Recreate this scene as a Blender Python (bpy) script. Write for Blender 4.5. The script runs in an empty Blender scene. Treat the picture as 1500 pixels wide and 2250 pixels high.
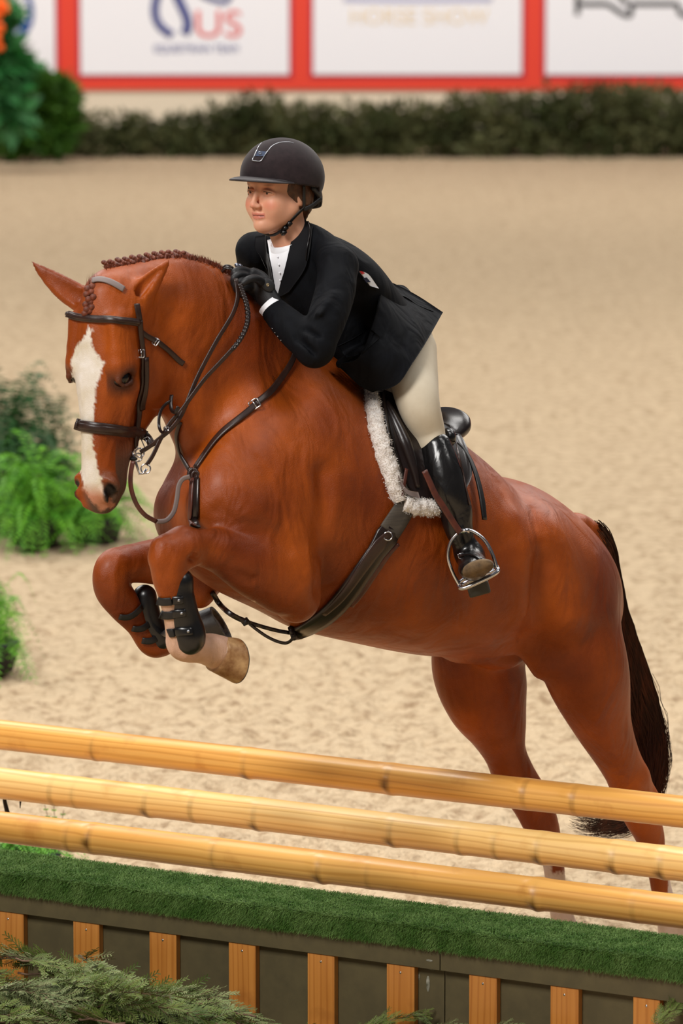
import bpy, math, random
import numpy as np
from mathutils import Vector, Matrix
from mathutils.bvhtree import BVHTree

scene = bpy.context.scene
COL = scene.collection
R = math.radians
rng = np.random.default_rng(7)
random.seed(7)

# ---------------------------------------------------------------- camera
FPX = 11250.0                      # focal length in pixels of a 1500x2250 frame
CAM_H = 3.3
PITCH = math.atan(1478.0/FPX)
cam = bpy.data.cameras.new('camera'); camo = bpy.data.objects.new('camera', cam); COL.objects.link(camo)
cam.sensor_fit = 'VERTICAL'; cam.sensor_height = 36.0; cam.sensor_width = 24.0
cam.lens = 36.0*FPX/2250.0
camo.location = (0, 0, CAM_H); camo.rotation_euler = (math.pi/2-PITCH, 0, 0)
cam.clip_start = 0.5; cam.clip_end = 300
cam.dof.use_dof = True; cam.dof.focus_distance = 14.15; cam.dof.aperture_fstop = 4.4
scene.camera = camo

# ---------------------------------------------------------------- light
world = bpy.data.worlds.new('arena_air'); scene.world = world; world.use_nodes = True
wb = world.node_tree.nodes['Background']; wb.inputs[0].default_value = (0.93, 0.95, 1.0, 1); wb.inputs[1].default_value = 0.07
def area(name, loc, target, sx, sy, power, col=(1, .97, .93)):
    l = bpy.data.lights.new(name, 'AREA'); l.shape = 'RECTANGLE'; l.size = sx; l.size_y = sy
    l.energy = power; l.color = col
    o = bpy.data.objects.new(name, l); COL.objects.link(o); o.location = loc
    o.rotation_euler = (Vector(target)-Vector(loc)).to_track_quat('-Z', 'Y').to_euler()
    return o
# rows of ceiling lamps of the indoor arena
area('ceiling_light_row', (-5.5, 5, 9), (-1, 14.5, .8), 3, 4, 1150)
area('ceiling_light_row', (5, 11, 10), (0, 14.5, 0), 2.5, 5, 280)
area('ceiling_light_row', (-1, 17, 10), (-.5, 15, 0), 8, 2.5, 650)
area('ceiling_light_row', (-9, 31, 11), (-9, 31, 0), 9, 18, 1900)
area('ceiling_light_row', (9, 31, 11), (9, 31, 0), 9, 18, 1900)
area('ceiling_light_row', (0, 46, 10), (0, 56, 0), 26, 3, 1500)
scene.view_settings.view_transform = 'Standard'
try: scene.view_settings.look = 'None'
except Exception: pass
scene.view_settings.gamma = 1.0
scene.view_settings.exposure = 0.30
try: scene.view_settings.use_curve_mapping = False
except Exception: pass

# ---------------------------------------------------------------- geometry helpers
CF = np.array([0, math.cos(PITCH), -math.sin(PITCH)]); CU = np.array([0, math.sin(PITCH), math.cos(PITCH)])
CR = np.array([1.0, 0, 0]); CO = np.array([0, 0, CAM_H])
def ray(u, v): return CR*((u-750)/FPX) + CU*((1125-v)/FPX) + CF
def pt(u, v, Y):
    """the place in the world seen at (u,v) on the photograph and Y metres away"""
    d = ray(u, v); return CO + d*(Y/d[1])
def ground(u, v, z=0.0):
    d = ray(u, v); return CO + d*((z-CAM_H)/d[2])
def proj(P):
    Q = np.asarray(P)-CO; w = Q@CF
    return np.stack([750+FPX*(Q@CR)/w, 1125-FPX*(Q@CU)/w], -1)
YAW = R(38.0)
HF = np.array([-math.cos(YAW), -math.sin(YAW), 0]); HL = np.array([math.sin(YAW), -math.cos(YAW), 0])   # horse forward, horse left
P0 = ground(1400, 2150)
def M(u, v, lat=0.0):
    """point on the horse's long plane shifted lat metres to its left"""
    d = ray(u, v); t = (lat + P0@HL - CO@HL)/(d@HL); return CO + d*t
def px2m(P): return (P[1])/FPX
def nrm(v):
    v = np.asarray(v, float); return v/max(1e-9, np.linalg.norm(v))
def catmull(P, n):
    P = np.asarray(P, float); out = []
    Q = np.vstack([2*P[0]-P[1], P, 2*P[-1]-P[-2]])
    for i in range(1, len(Q)-2):
        for k in range(n):
            t = k/n
            out.append(.5*((2*Q[i])+(-Q[i-1]+Q[i+1])*t+(2*Q[i-1]-5*Q[i]+4*Q[i+1]-Q[i+2])*t*t+(-Q[i-1]+3*Q[i]-3*Q[i+1]+Q[i+2])*t**3))
    out.append(P[-1]); return np.array(out)

class Field:
    """signed distance field on a grid, meshed by surface nets"""
    def __init__(s, lo, hi, h):
        s.h = h; s.lo = np.array(lo, float); s.n = np.ceil((np.array(hi)-s.lo)/h).astype(int)+1
        s.a = np.full(s.n, 1.0, np.float32)
        s.ax = [(s.lo[i]+h*np.arange(s.n[i])).astype(np.float32) for i in range(3)]
    def sl(s, lo, hi):
        i0 = np.clip(np.floor((np.array(lo)-s.lo)/s.h).astype(int), 0, s.n); i1 = np.clip(np.ceil((np.array(hi)-s.lo)/s.h).astype(int)+1, 0, s.n)
        return tuple(slice(a, b) for a, b in zip(i0, i1))
    def ok(s, sl): return all(q.stop > q.start for q in sl)
    def xyz(s, sl): return s.ax[0][sl[0]][:, None, None], s.ax[1][sl[1]][None, :, None], s.ax[2][sl[2]][None, None, :]
    def union(s, sl, d, k):
        a = s.a[sl]
        if k > 0:
            h = np.maximum(k-np.abs(a-d), 0)/k; s.a[sl] = np.minimum(a, d)-h*h*(k*.25)
        else: s.a[sl] = np.minimum(a, d)
    def cut(s, sl, d, k):
        a = s.a[sl]; d = -d
        h = np.maximum(k-np.abs(a-d), 0)/k; s.a[sl] = np.maximum(a, d)+h*h*(k*.25)
    def seg(s, X, Y, Z, p, q, r0, r1, wv):
        """elliptical rounded cone p->q; r=(wide,narrow)"""
        p = np.asarray(p, float); q = np.asarray(q, float); L = np.linalg.norm(q-p)
        t = (q-p)/max(L, 1e-6)
        w = wv-(wv@t)*t; w = nrm(w) if np.linalg.norm(w) > 1e-4 else nrm(np.cross(t, [0, 0, 1.01])); n = np.cross(t, w)
        dx, dy, dz = X-np.float32(p[0]), Y-np.float32(p[1]), Z-np.float32(p[2])
        f = lambda v: dx*np.float32(v[0])+dy*np.float32(v[1])+dz*np.float32(v[2])
        a = f(t); b = f(w); c = f(n)
        u = np.clip(a/max(L, 1e-6), 0, 1); ov = a-u*np.float32(L)
        rw = r0[0]+(r1[0]-r0[0])*u; rn = r0[1]+(r1[1]-r0[1])*u; ra = np.minimum(rw, rn)
        k0 = np.sqrt((b/rw)**2+(c/rn)**2+(ov/ra)**2)
        k1 = np.sqrt((b/(rw*rw))**2+(c/(rn*rn))**2+(ov/(ra*ra))**2)
        return (k0*(k0-1)/np.maximum(k1, 1e-6)).astype(np.float32)
    def chain(s, pts, k=0.03, wide=None, n=12, cut=False):
        """pts rows: x,y,z, r_wide, r_narrow (metres)"""
        pts = np.asarray(pts, float)
        if len(pts) > 2: pts = catmull(pts, n)
        wv = np.asarray(HL if wide is None else wide, float)
        m = pts[:, 3:].max()+k+2*s.h
        sl = s.sl(pts[:, :3].min(0)-m, pts[:, :3].max(0)+m)
        if not s.ok(sl): return
        tmp = np.full([q.stop-q.start for q in sl], 1.0, np.float32)
        for a, b in zip(pts[:-1], pts[1:]):
            mm = max(a[3:].max(), b[3:].max())+k+2*s.h
            s2 = s.sl(np.minimum(a[:3], b[:3])-mm, np.maximum(a[:3], b[:3])+mm)
            if not s.ok(s2): continue
            d = s.seg(*s.xyz(s2), a[:3], b[:3], a[3:], b[3:], wv)
            loc = tuple(slice(q.start-o.start, q.stop-o.start) for q, o in zip(s2, sl))
            tmp[loc] = np.minimum(tmp[loc], d)
        (s.cut if cut else s.union)(sl, tmp, k)
    def ell(s, c, r, k=.03, ax=None, cut=False):
        """ellipsoid; ax = 3 orthonormal rows"""
        c = np.asarray(c, float); r = np.asarray(r, float); m = r.max()+k+2*s.h
        sl = s.sl(c-m, c+m)
        if not s.ok(sl): return
        X, Y, Z = s.xyz(sl); ax = np.eye(3) if ax is None else ax
        dx, dy, dz = X-np.float32(c[0]), Y-np.float32(c[1]), Z-np.float32(c[2])
        q = [dx*np.float32(v[0])+dy*np.float32(v[1])+dz*np.float32(v[2]) for v in ax]
        k0 = np.sqrt(sum((q[i]/r[i])**2 for i in range(3))); k1 = np.sqrt(sum((q[i]/r[i]**2)**2 for i in range(3)))
        d = (k0*(k0-1)/np.maximum(k1, 1e-6)).astype(np.float32)
        (s.cut if cut else s.union)(sl, d, k)
    def mesh(s, smooth=4):
        A = s.a; ins = A < 0
        A[0] = A[-1] = .01; A[:, 0] = A[:, -1] = .01; A[:, :, 0] = A[:, :, -1] = .01
        ins = A < 0
        c = np.zeros(np.array(A.shape)-1, np.uint8)
        for i in (0, 1):
            for j in (0, 1):
                for k in (0, 1): c += ins[i:A.shape[0]-1+i, j:A.shape[1]-1+j, k:A.shape[2]-1+k]
        idx = np.argwhere((c > 0) & (c < 8)); N = len(idx)
        acc = np.zeros((N, 3)); cnt = np.zeros(N)
        corners = [(i, j, k) for i in (0, 1) for j in (0, 1) for k in (0, 1)]
        val = {q: A[idx[:, 0]+q[0], idx[:, 1]+q[1], idx[:, 2]+q[2]] for q in corners}
        for a in corners:
            for d in range(3):
                if a[d]: continue
                b = list(a); b[d] = 1; b = tuple(b)
                va, vb = val[a], val[b]; m = (va < 0) != (vb < 0)
                t = np.where(m, va/np.where(m, va-vb, 1), 0)
                P = np.tile(np.array(a, float), (N, 1)); P[:, d] += t
                acc += P*m[:, None]; cnt += m
        V = s.lo+s.h*(idx+acc/cnt[:, None])
        mp = np.full(c.shape, -1, np.int32); mp[idx[:, 0], idx[:, 1], idx[:, 2]] = np.arange(N)
        Fs = []
        for d in range(3):
            s0 = [slice(None)]*3; s1 = [slice(None)]*3; s0[d] = slice(0, -1); s1[d] = slice(1, None)
            a = ins[tuple(s0)]; b = ins[tuple(s1)]; e = np.argwhere(a != b)
            ain = a[e[:, 0], e[:, 1], e[:, 2]]
            o1 = np.zeros(3, int); o2 = np.zeros(3, int); o1[(d+1) % 3] = 1; o2[(d+2) % 3] = 1
            g = lambda q: mp[q[:, 0], q[:, 1], q[:, 2]]
            f = np.stack([g(e-o1-o2), g(e-o2), g(e), g(e-o1)], 1)
            f[~ain] = f[~ain][:, ::-1]
            Fs.append(f)
        Fq = np.vstack(Fs)
        return smooth_mesh(V, Fq, smooth), Fq

def smooth_mesh(V, Fq, it):
    if it <= 0: return V
    E = np.vstack([Fq[:, [0, 1]], Fq[:, [1, 2]], Fq[:, [2, 3]], Fq[:, [3, 0]]]); N = len(V)
    deg = np.bincount(E.ravel(), minlength=N).astype(float); V = V.copy()
    for k in range(it*2):
        lam = .55 if k % 2 == 0 else -.57
        S = np.stack([np.bincount(E[:, 0], V[E[:, 1], c], N)+np.bincount(E[:, 1], V[E[:, 0], c], N) for c in range(3)], 1)
        V += lam*(S/deg[:, None]-V)
    return V

def put(name, me, parent=None, mat=None):
    o = bpy.data.objects.new(name, me); COL.objects.link(o)
    if mat is not None: me.materials.append(mat)
    if parent is not None: o.parent = parent
    return o
def mesh_np(name, V, F, mat=None, parent=None, smooth=True, origin=None):
    me = bpy.data.meshes.new(name); V = np.asarray(V, float)
    F = np.asarray(F); k = F.shape[1]
    me.vertices.add(len(V)); me.vertices.foreach_set('co', V.astype(np.float32).ravel())
    me.loops.add(F.size); me.loops.foreach_set('vertex_index', F.astype(np.int32).ravel())
    me.polygons.add(len(F)); me.polygons.foreach_set('loop_start', np.arange(0, F.size, k, dtype=np.int32))
    me.polygons.foreach_set('use_smooth', np.full(len(F), smooth))
    me.update(calc_edges=True); me.validate()
    return put(name, me, parent, mat)
def mesh_py(name, V, F, mat=None, parent=None, smooth=True):
    me = bpy.data.meshes.new(name); me.from_pydata([tuple(map(float, v)) for v in V], [], [tuple(map(int, f)) for f in F])
    if smooth: me.polygons.foreach_set('use_smooth', [True]*len(me.polygons))
    me.update(); return put(name, me, parent, mat)
def color_attr(o, C):
    at = o.data.color_attributes.new('Col', 'FLOAT_COLOR', 'POINT')
    at.data.foreach_set('color', np.hstack([C, np.ones((len(C), 1))]).astype(np.float32).ravel())
def tag(o, label=None, cat=None, group=None, kind=None):
    if label: o['label'] = label
    if cat: o['category'] = cat
    if group: o['group'] = group
    if kind: o['kind'] = kind
    return o
def empty(name, loc, label, cat, group=None):
    o = bpy.data.objects.new(name, None); COL.objects.link(o); o.location = tuple(map(float, loc)); o.empty_display_size = .1
    tag(o, label, cat, group); return o
def adopt(o, parent):
    """parent a mesh whose coordinates are already world coordinates"""
    o.parent = parent; o.matrix_parent_inverse = Matrix.Translation(parent.location).inverted(); return o
class Acc:
    """collects shapes into one mesh"""
    def __init__(s): s.V = []; s.F = []
    def add(s, V, F):
        o = len(s.V); s.V += [tuple(map(float, v)) for v in V]; s.F += [tuple(int(i)+o for i in f) for f in F]; return s
    def build(s, name, mat=None, parent=None, smooth=True):
        o = mesh_py(name, s.V, s.F, mat, None, smooth)
        if parent is not None: adopt(o, parent)
        return o
def tube_vf(P, rad, n=10, up=None, flat=1.0, cap=True):
    P = np.asarray(P, float); m = len(P); rad = np.broadcast_to(np.asarray(rad, float), (m,))
    T = np.gradient(P, axis=0); T /= np.linalg.norm(T, axis=1)[:, None]+1e-9
    b = nrm(np.cross(T[0], up if up is not None else ([0, 0, 1] if abs(T[0][2]) < .9 else [1, 0, 0])))
    V = []; F = []
    for i in range(m):
        b = nrm(b-(b@T[i])*T[i]); c = np.cross(T[i], b)
        for k in range(n):
            a = 2*math.pi*k/n; V.append(P[i]+rad[i]*(math.cos(a)*b+flat*math.sin(a)*c))
    for i in range(m-1):
        for k in range(n): F.append((i*n+k, i*n+(k+1) % n, (i+1)*n+(k+1) % n, (i+1)*n+k))
    if cap: F.append(tuple(range(n))[::-1]); F.append(tuple((m-1)*n+k for k in range(n)))
    return V, F
def ribbon_vf(P, N, width, thick):
    """flat strap along P with outward normals N; rounded rectangle section"""
    P = np.asarray(P, float); N = np.asarray(N, float); m = len(P)
    width = np.broadcast_to(np.asarray(width, float), (m,))
    T = np.gradient(P, axis=0); T /= np.linalg.norm(T, axis=1)[:, None]+1e-9
    V = []; F = []; sec = [(-1, 0), (-.88, .8), (-.4, 1), (.4, 1), (.88, .8), (1, 0), (.88, -.8), (-.88, -.8)]; n = len(sec)
    for i in range(m):
        nn = nrm(N[i]-(N[i]@T[i])*T[i]); b = np.cross(T[i], nn)
        for (x, y) in sec: V.append(P[i]+b*(x*width[i]/2)+nn*(y*thick/2))
    for i in range(m-1):
        for k in range(n): F.append((i*n+k, (i+1)*n+k, (i+1)*n+(k+1) % n, i*n+(k+1) % n))
    F.append(tuple(range(n))); F.append(tuple((m-1)*n+k for k in range(n))[::-1])
    return V, F
def box_vf(c, s, ax=None):
    ax = np.eye(3) if ax is None else np.asarray(ax); V = []
    for i in (-1, 1):
        for j in (-1, 1):
            for k in (-1, 1): V.append(np.asarray(c)+ax[0]*i*s[0]/2+ax[1]*j*s[1]/2+ax[2]*k*s[2]/2)
    return V, [(0, 1, 3, 2), (4, 6, 7, 5), (0, 4, 5, 1), (2, 3, 7, 6), (0, 2, 6, 4), (1, 5, 7, 3)]
def ball_vf(c, r, ax=None, nu=16, nv=10):
    ax = np.eye(3) if ax is None else np.asarray(ax); r = np.broadcast_to(r, (3,)); V = []; F = []
    for j in range(nv+1):
        th = math.pi*j/nv
        for i in range(nu):
            ph = 2*math.pi*i/nu
            q = (math.sin(th)*math.cos(ph)*r[0], math.sin(th)*math.sin(ph)*r[1], math.cos(th)*r[2])
            V.append(np.asarray(c)+ax[0]*q[0]+ax[1]*q[1]+ax[2]*q[2])
    for j in range(nv):
        for i in range(nu): F.append((j*nu+i, (j+1)*nu+i, (j+1)*nu+(i+1) % nu, j*nu+(i+1) % nu))
    return V, F
def ring_vf(c, r, t, n, N=24, a0=0, a1=2*math.pi, squash=1.0, ref=(0, 0, 1), m=8):
    """torus (or arc) about axis n"""
    n = nrm(n); a = nrm(np.asarray(ref)-(np.asarray(ref)@n)*n); b = np.cross(n, a)
    full = abs(a1-a0-2*math.pi) < 1e-6; P = [np.asarray(c)+r*(math.cos(q)*a+squash*math.sin(q)*b) for q in np.linspace(a0, a1, N)]
    return tube_vf(P, t, m, up=n)
def hashn(P, s=1.0, seed=0):
    """cheap smooth value noise on points (numpy)"""
    P = np.asarray(P)*s+seed*17.13; i = np.floor(P).astype(np.int64); f = P-i; f = f*f*(3-2*f); out = 0
    for a in (0, 1):
        for b in (0, 1):
            for c in (0, 1):
                h = (i[:, 0]+a)*374761393+(i[:, 1]+b)*668265263+(i[:, 2]+c)*2147483647
                h = (h ^ (h >> 13))*1274126177; h = ((h ^ (h >> 16)) & 0xffff)/65535.0
                out = out+h*(f[:, 0] if a else 1-f[:, 0])*(f[:, 1] if b else 1-f[:, 1])*(f[:, 2] if c else 1-f[:, 2])
    return out
def sd_poly(P, poly):
    """signed distance in pixels to a polygon, negative inside"""
    poly = np.asarray(poly, float); d = np.full(len(P), 1e9); ins = np.zeros(len(P), bool)
    for a, b in zip(poly, np.roll(poly, -1, 0)):
        e = b-a; w = P-a; t = np.clip((w@e)/(e@e), 0, 1); q = w-t[:, None]*e
        d = np.minimum(d, np.hypot(q[:, 0], q[:, 1]))
        c = ((a[1] > P[:, 1]) != (b[1] > P[:, 1])) & (P[:, 0] < (b[0]-a[0])*(P[:, 1]-a[1])/((b[1]-a[1]) or 1e-9)+a[0])
        ins ^= c
    return np.where(ins, -d, d)
# ---------------------------------------------------------------- materials
def lin(c):
    return tuple(((x/255)/12.92 if x/255 <= .04045 else ((x/255+.055)/1.055)**2.4) for x in c)
def mat(name, rgb, rough=.5, metal=0.0, rgb2=None, nscale=8.0, stretch=None, bump=None, sheen=0.0, coat=0.0, attr=False, spec=.5, ndetail=4.0, mixc=(.35, .65), sss=0.0, two=False, coatr=.2):
    m = bpy.data.materials.new(name); m.use_nodes = True; nt = m.node_tree; N = nt.nodes; L = nt.links
    b = N['Principled BSDF']; b.inputs['Roughness'].default_value = rough; b.inputs['Metallic'].default_value = metal
    b.inputs['Base Color'].default_value = (*lin(rgb), 1); b.inputs['Specular IOR Level'].default_value = spec
    if sheen: b.inputs['Sheen Weight'].default_value = sheen; b.inputs['Sheen Roughness'].default_value = .4
    if coat: b.inputs['Coat Weight'].default_value = coat; b.inputs['Coat Roughness'].default_value = coatr
    if sss: b.inputs['Subsurface Weight'].default_value = sss; b.inputs['Subsurface Radius'].default_value = (.012, .005, .003); b.inputs['Subsurface Scale'].default_value = 1.0
    tc = N.new('ShaderNodeTexCoord'); mp = N.new('ShaderNodeMapping'); L.new(tc.outputs['Object'], mp.inputs[0])
    if stretch: mp.inputs['Scale'].default_value = stretch
    src = None
    if attr:
        a = N.new('ShaderNodeAttribute'); a.attribute_name = 'Col'; src = a.outputs['Color']
    if rgb2 is not None:
        n = N.new('ShaderNodeTexNoise'); n.inputs['Scale'].default_value = nscale; n.inputs['Detail'].default_value = ndetail; n.inputs['Roughness'].default_value = .6
        L.new(mp.outputs[0], n.inputs['Vector'])
        r = N.new('ShaderNodeValToRGB'); r.color_ramp.elements[0].position = mixc[0]; r.color_ramp.elements[1].position = mixc[1]
        r.color_ramp.elements[0].color = (*lin(rgb), 1); r.color_ramp.elements[1].color = (*lin(rgb2), 1)
        L.new(n.outputs['Fac'], r.inputs[0])
        if attr:
            mx = N.new('ShaderNodeMix'); mx.data_type = 'RGBA'; mx.blend_type = 'MULTIPLY'; mx.inputs['Factor'].default_value = 1
            L.new(src, mx.inputs[6]); L.new(r.outputs[0], mx.inputs[7]); src = mx.outputs[2]
        else: src = r.outputs[0]
    if src is not None: L.new(src, b.inputs['Base Color'])
    if bump:
        n2 = N.new('ShaderNodeTexNoise'); n2.inputs['Scale'].default_value = bump[0]; n2.inputs['Detail'].default_value = 3
        L.new(mp.outputs[0], n2.inputs['Vector'])
        bp = N.new('ShaderNodeBump'); bp.inputs['Strength'].default_value = bump[1]; bp.inputs['Distance'].default_value = bump[2]
        L.new(n2.outputs['Fac'], bp.inputs['Height']); L.new(bp.outputs[0], b.inputs['Normal'])
    return m

coat_m = mat('chestnut_coat', (255, 255, 255), .46, rgb2=(216, 206, 180), nscale=6, attr=True, bump=(380, .55, .0025), coat=.12, coatr=.32, spec=.28)
leather = mat('brown_leather', (52, 30, 22), .38, rgb2=(38, 22, 17), nscale=30, bump=(300, .3, .001), spec=.5)
leather_red = mat('tan_leather', (92, 44, 30), .42, rgb2=(66, 34, 26), nscale=30, bump=(300, .3, .001))
leather_dark = mat('dark_brown_leather', (34, 22, 19), .3, rgb2=(26, 17, 15), nscale=20, bump=(250, .25, .001))
leather_grey = mat('grey_underside_leather', (122, 108, 104), .55)
black_leather = mat('black_leather', (16, 15, 16), .3, bump=(180, .2, .001), spec=.55)
rubber = mat('black_neoprene', (20, 20, 22), .55, bump=(300, .3, .001))
steel = mat('polished_steel', (205, 205, 210), .2, 1.0)
hoof_m = mat('hoof_horn', (196, 158, 110), .45, rgb2=(120, 74, 34), nscale=16, stretch=(1, 1, 1), bump=(60, .4, .003))
hoof_d = mat('dark_hoof_horn', (50, 42, 36), .5, rgb2=(30, 26, 23), nscale=20, bump=(60, .4, .003))
sole_m = mat('hoof_sole', (90, 82, 72), .8, rgb2=(40, 36, 32), nscale=50, bump=(90, .6, .004))
hair_m = mat('tail_hair', (46, 22, 13), .45, rgb2=(104, 54, 30), nscale=34, stretch=(1, 1, .15), mixc=(.45, .75))
mane_m = mat('mane_hair', (118, 52, 22), .6, rgb2=(76, 32, 16), nscale=90)

def add_relief(m, scale, dist, strength=.5):
    nt = m.node_tree; N = nt.nodes; L = nt.links; b = N['Principled BSDF']; prev = b.inputs['Normal'].links[0].from_node
    n = N.new('ShaderNodeTexNoise'); n.inputs['Scale'].default_value = scale; n.inputs['Detail'].default_value = 2.5; n.inputs['Distortion'].default_value = .8
    tc = N.new('ShaderNodeTexCoord'); mp = N.new('ShaderNodeMapping'); mp.inputs['Scale'].default_value = (1.5, 1.5, .7); L.new(tc.outputs['Object'], mp.inputs[0]); L.new(mp.outputs[0], n.inputs['Vector'])
    bp = N.new('ShaderNodeBump'); bp.inputs['Strength'].default_value = strength; bp.inputs['Distance'].default_value = dist; L.new(n.outputs['Fac'], bp.inputs['Height']); L.new(bp.outputs[0], prev.inputs['Normal'])
add_relief(coat_m, 7.0, .035, .55)
# ---------------------------------------------------------------- setting: sand, arena wall
def warp(lo, hi, a, b, fine, grow=1.12):
    xs = list(np.arange(a, b, fine)); s = fine; x = b
    while x < hi: xs.append(x); s *= grow; x += s
    xs.append(hi); s = fine; x = a-fine
    while x > lo: xs.insert(0, x); s *= grow; x -= s
    xs.insert(0, lo); return np.array(xs)
def make_floor():
    X = warp(-45, 45, -2.6, 2.6, .022); Y = warp(4, 70, 12.9, 20, .026, 1.03)
    gx, gy = np.meshgrid(X, Y, indexing='ij'); P = np.stack([gx.ravel(), gy.ravel(), np.zeros(gx.size)], 1)
    dx = np.gradient(X); dy = np.gradient(Y); cell = np.maximum(*np.meshgrid(dx, dy, indexing='ij')).ravel()
    Q = P.copy(); n = (hashn(Q, 4, 1)-.5)*.030+(hashn(Q, 11, 2)-.5)*.042+(hashn(Q, 25, 3)-.5)*.046*np.clip(.06/cell, 0, 1)
    cl = np.clip(hashn(Q, 18, 5)-.72, 0, 1)*.09*np.clip(.06/cell, 0, 1)
    P[:, 2] = n*np.clip(.5/cell, 0, 1)+cl-.012
    nx, ny = len(X), len(Y); i = np.arange(nx-1)[:, None]*ny+np.arange(ny-1)[None]; i = i.ravel()
    Fq = np.stack([i, i+ny, i+ny+1, i+1], 1)
    m = mat('arena_sand', (206, 183, 151), .95, rgb2=(158, 132, 103), nscale=16, bump=(60, 1.0, .02), ndetail=9, mixc=(.46, .70), spec=.1)
    nt = m.node_tree; N = nt.nodes; L = nt.links; b = N['Principled BSDF']
    o = mesh_np('floor', P, Fq, m); tag(o, 'pale sand floor of the riding arena', kind='structure')
make_floor()
WY = 56.0
def wz(v): return pt(750, v, WY)[2]
def wx(u): return pt(u, 100, WY)[0]
kick = mat('kick_board_cream', (226, 212, 188), .6)
red = mat('banner_red', (232, 62, 36), .5); mag = mat('banner_magenta', (186, 30, 62), .5); white = mat('banner_white', (246, 244, 248), .5)
def plate(name, x0, x1, y0, y1, z0, z1, m, parent=None):
    a = Acc(); a.add(*box_vf(((x0+x1)/2, (y0+y1)/2, (z0+z1)/2), (x1-x0, abs(y1-y0), z1-z0)))
    return a.build(name, m, parent, smooth=False)
o = plate('wall_back', -30, 30, WY, WY+.3, 0, 4.2, kick); o['kind'] = 'structure'; o['label'] = 'cream arena wall behind the banners'
o = plate('trim_1', -30, 30, WY-.05, WY, wz(196), 4.0, red); o['kind'] = 'structure'; o['label'] = 'red frame around the white banners'
o = plate('trim_2', -30, 30, WY-.08, WY, 0, .18, mat('dark_footing', (60, 46, 38), .8)); o['kind'] = 'structure'
def text(s, u, v, size, m, parent, sx=1.0, y=WY-.085, name='lettering', shear=0.0):
    c = bpy.data.curves.new(name, 'FONT'); c.body = s; c.size = size; c.extrude = .004; c.align_x = 'CENTER'; c.align_y = 'CENTER'; c.shear = shear
    o = bpy.data.objects.new(name, c); COL.objects.link(o)
    bpy.context.view_layer.update(); me = bpy.data.meshes.new_from_object(o.evaluated_get(bpy.context.evaluated_depsgraph_get())); bpy.data.objects.remove(o); o = bpy.data.objects.new(name, me); COL.objects.link(o); me.materials.clear(); me.materials.append(m)
    o.rotation_euler = (math.pi/2, 0, 0); o.scale = (sx, 1, 1)
    p = pt(u, v, y); o.location = p-np.array(parent.location); o.parent = parent; return o
navy = mat('print_navy', (66, 74, 140), .5); gold = mat('print_gold', (236, 214, 180), .5); ink = mat('print_black', (30, 26, 28), .5); pink = mat('print_red', (226, 76, 70), .5); roy = mat('print_blue', (20, 74, 150), .5)
PW = []
for (u0, u1, lab) in [(-335, 122, 'white banner with a round blue crest, leftmost on the wall'), (178, 635, 'white banner with blue loops and red US lettering'), (688, 1145, 'white banner with faint gold HORSE SHOW lettering'), (1198, 1655, 'white banner with large black lettering at the right')]:
    b = empty('banner', (wx((u0+u1)/2), WY-.05, wz(163)), lab, 'banner', 'sponsor banners along the arena wall')
    plate('border', wx(u0-8), wx(u1+8), WY-.062, WY-.0505, wz(171), 3.0, mag, None)
    adopt(bpy.context.scene.objects[-1] if False else COL.objects[-1], b)
    adopt(plate('panel', wx(u0), wx(u1), WY-.08, WY-.0625, wz(163), 2.93, white), b)
    PW.append(b)
for (u0, side, n_) in ((-845, 'left', 'first'), (-1355, 'left', 'second'), (1708, 'right', 'first'), (2218, 'right', 'second')):
    b = empty('banner', (wx(u0+228), WY-.05, wz(163)), 'plain white banner beyond the %s edge of the photo, %s from it' % (side, n_), 'banner', 'sponsor banners along the arena wall')
    plate('border', wx(u0-8), wx(u0+465), WY-.062, WY-.0505, wz(171), 3.0, mag, None); adopt(COL.objects[-1], b)
    adopt(plate('panel', wx(u0), wx(u0+457), WY-.08, WY-.0625, wz(163), 2.93, white), b)
def loop(name, pts, r, m, parent):
    P = catmull([pt(u, v, WY-.085) for u, v in pts], 8); a = Acc(); a.add(*tube_vf(P, r, 8, up=[0, 1, 0], flat=.2)); return a.build(name, m, parent)
# crest on the first banner
loop('crest_ring', [(66+28*0-35+60*math.sin(t)*0+math.cos(t)*42-4, 28+math.sin(t)*56) for t in np.linspace(0, 2*math.pi, 20)], .03, roy, PW[0])
a = Acc(); a.add(*ball_vf(pt(52, 58, WY-.09), (.05, .004, .07))); a.build('crest_wedge', roy, PW[0])
a = Acc(); a.add(*ball_vf(pt(30, 66, WY-.088), (.13, .003, .06))); a.build('crest_fill', mat('print_pale_blue', (176, 186, 222), .5), PW[0])
# loops of the second banner
loop('emblem_loop', [(352, -30), (341, 10), (342, 38), (354, 60), (378, 78)], .045, navy, PW[1])
loop('emblem_loop', [(380, -25), (398, 12), (410, 40), (412, 60), (405, 75)], .05, navy, PW[1])
loop('emblem_loop', [(440, -12), (470, 0), (495, 4), (507, -12)], .03, navy, PW[1])
text('US', 479, 56, .42, pink, PW[1], 1.1)
text('EQUESTRIAN TEAM', 431, 108, .115, navy, PW[1], .92)
text('HORSE SHOW', 920, 38, .24, gold, PW[2], .98)
loop('underline', [(755, -2), (900, 0), (1080, -2)], .03, mat('print_lilac', (190, 190, 222), .5), PW[2])
# heavy outlined letters of the right banner
for pts in ([(1268, -30), (1268, 33)], [(1268, 9), (1335, 9)], [(1335, 9), (1366, 30), (1384, 33), (1386, 9)], [(1386, 9), (1488, 9)], [(1345, -25), (1378, 10)], [(1488, 9), (1500, 33), (1560, 33)]):
    loop('letter_stroke', [pts[0]]+[((p[0]*.5+q[0]*.5), (p[1]*.5+q[1]*.5)) for p, q in zip(pts[:-1], pts[1:])]+[pts[-1]] if len(pts) == 2 else pts, .028, ink, PW[3])

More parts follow.
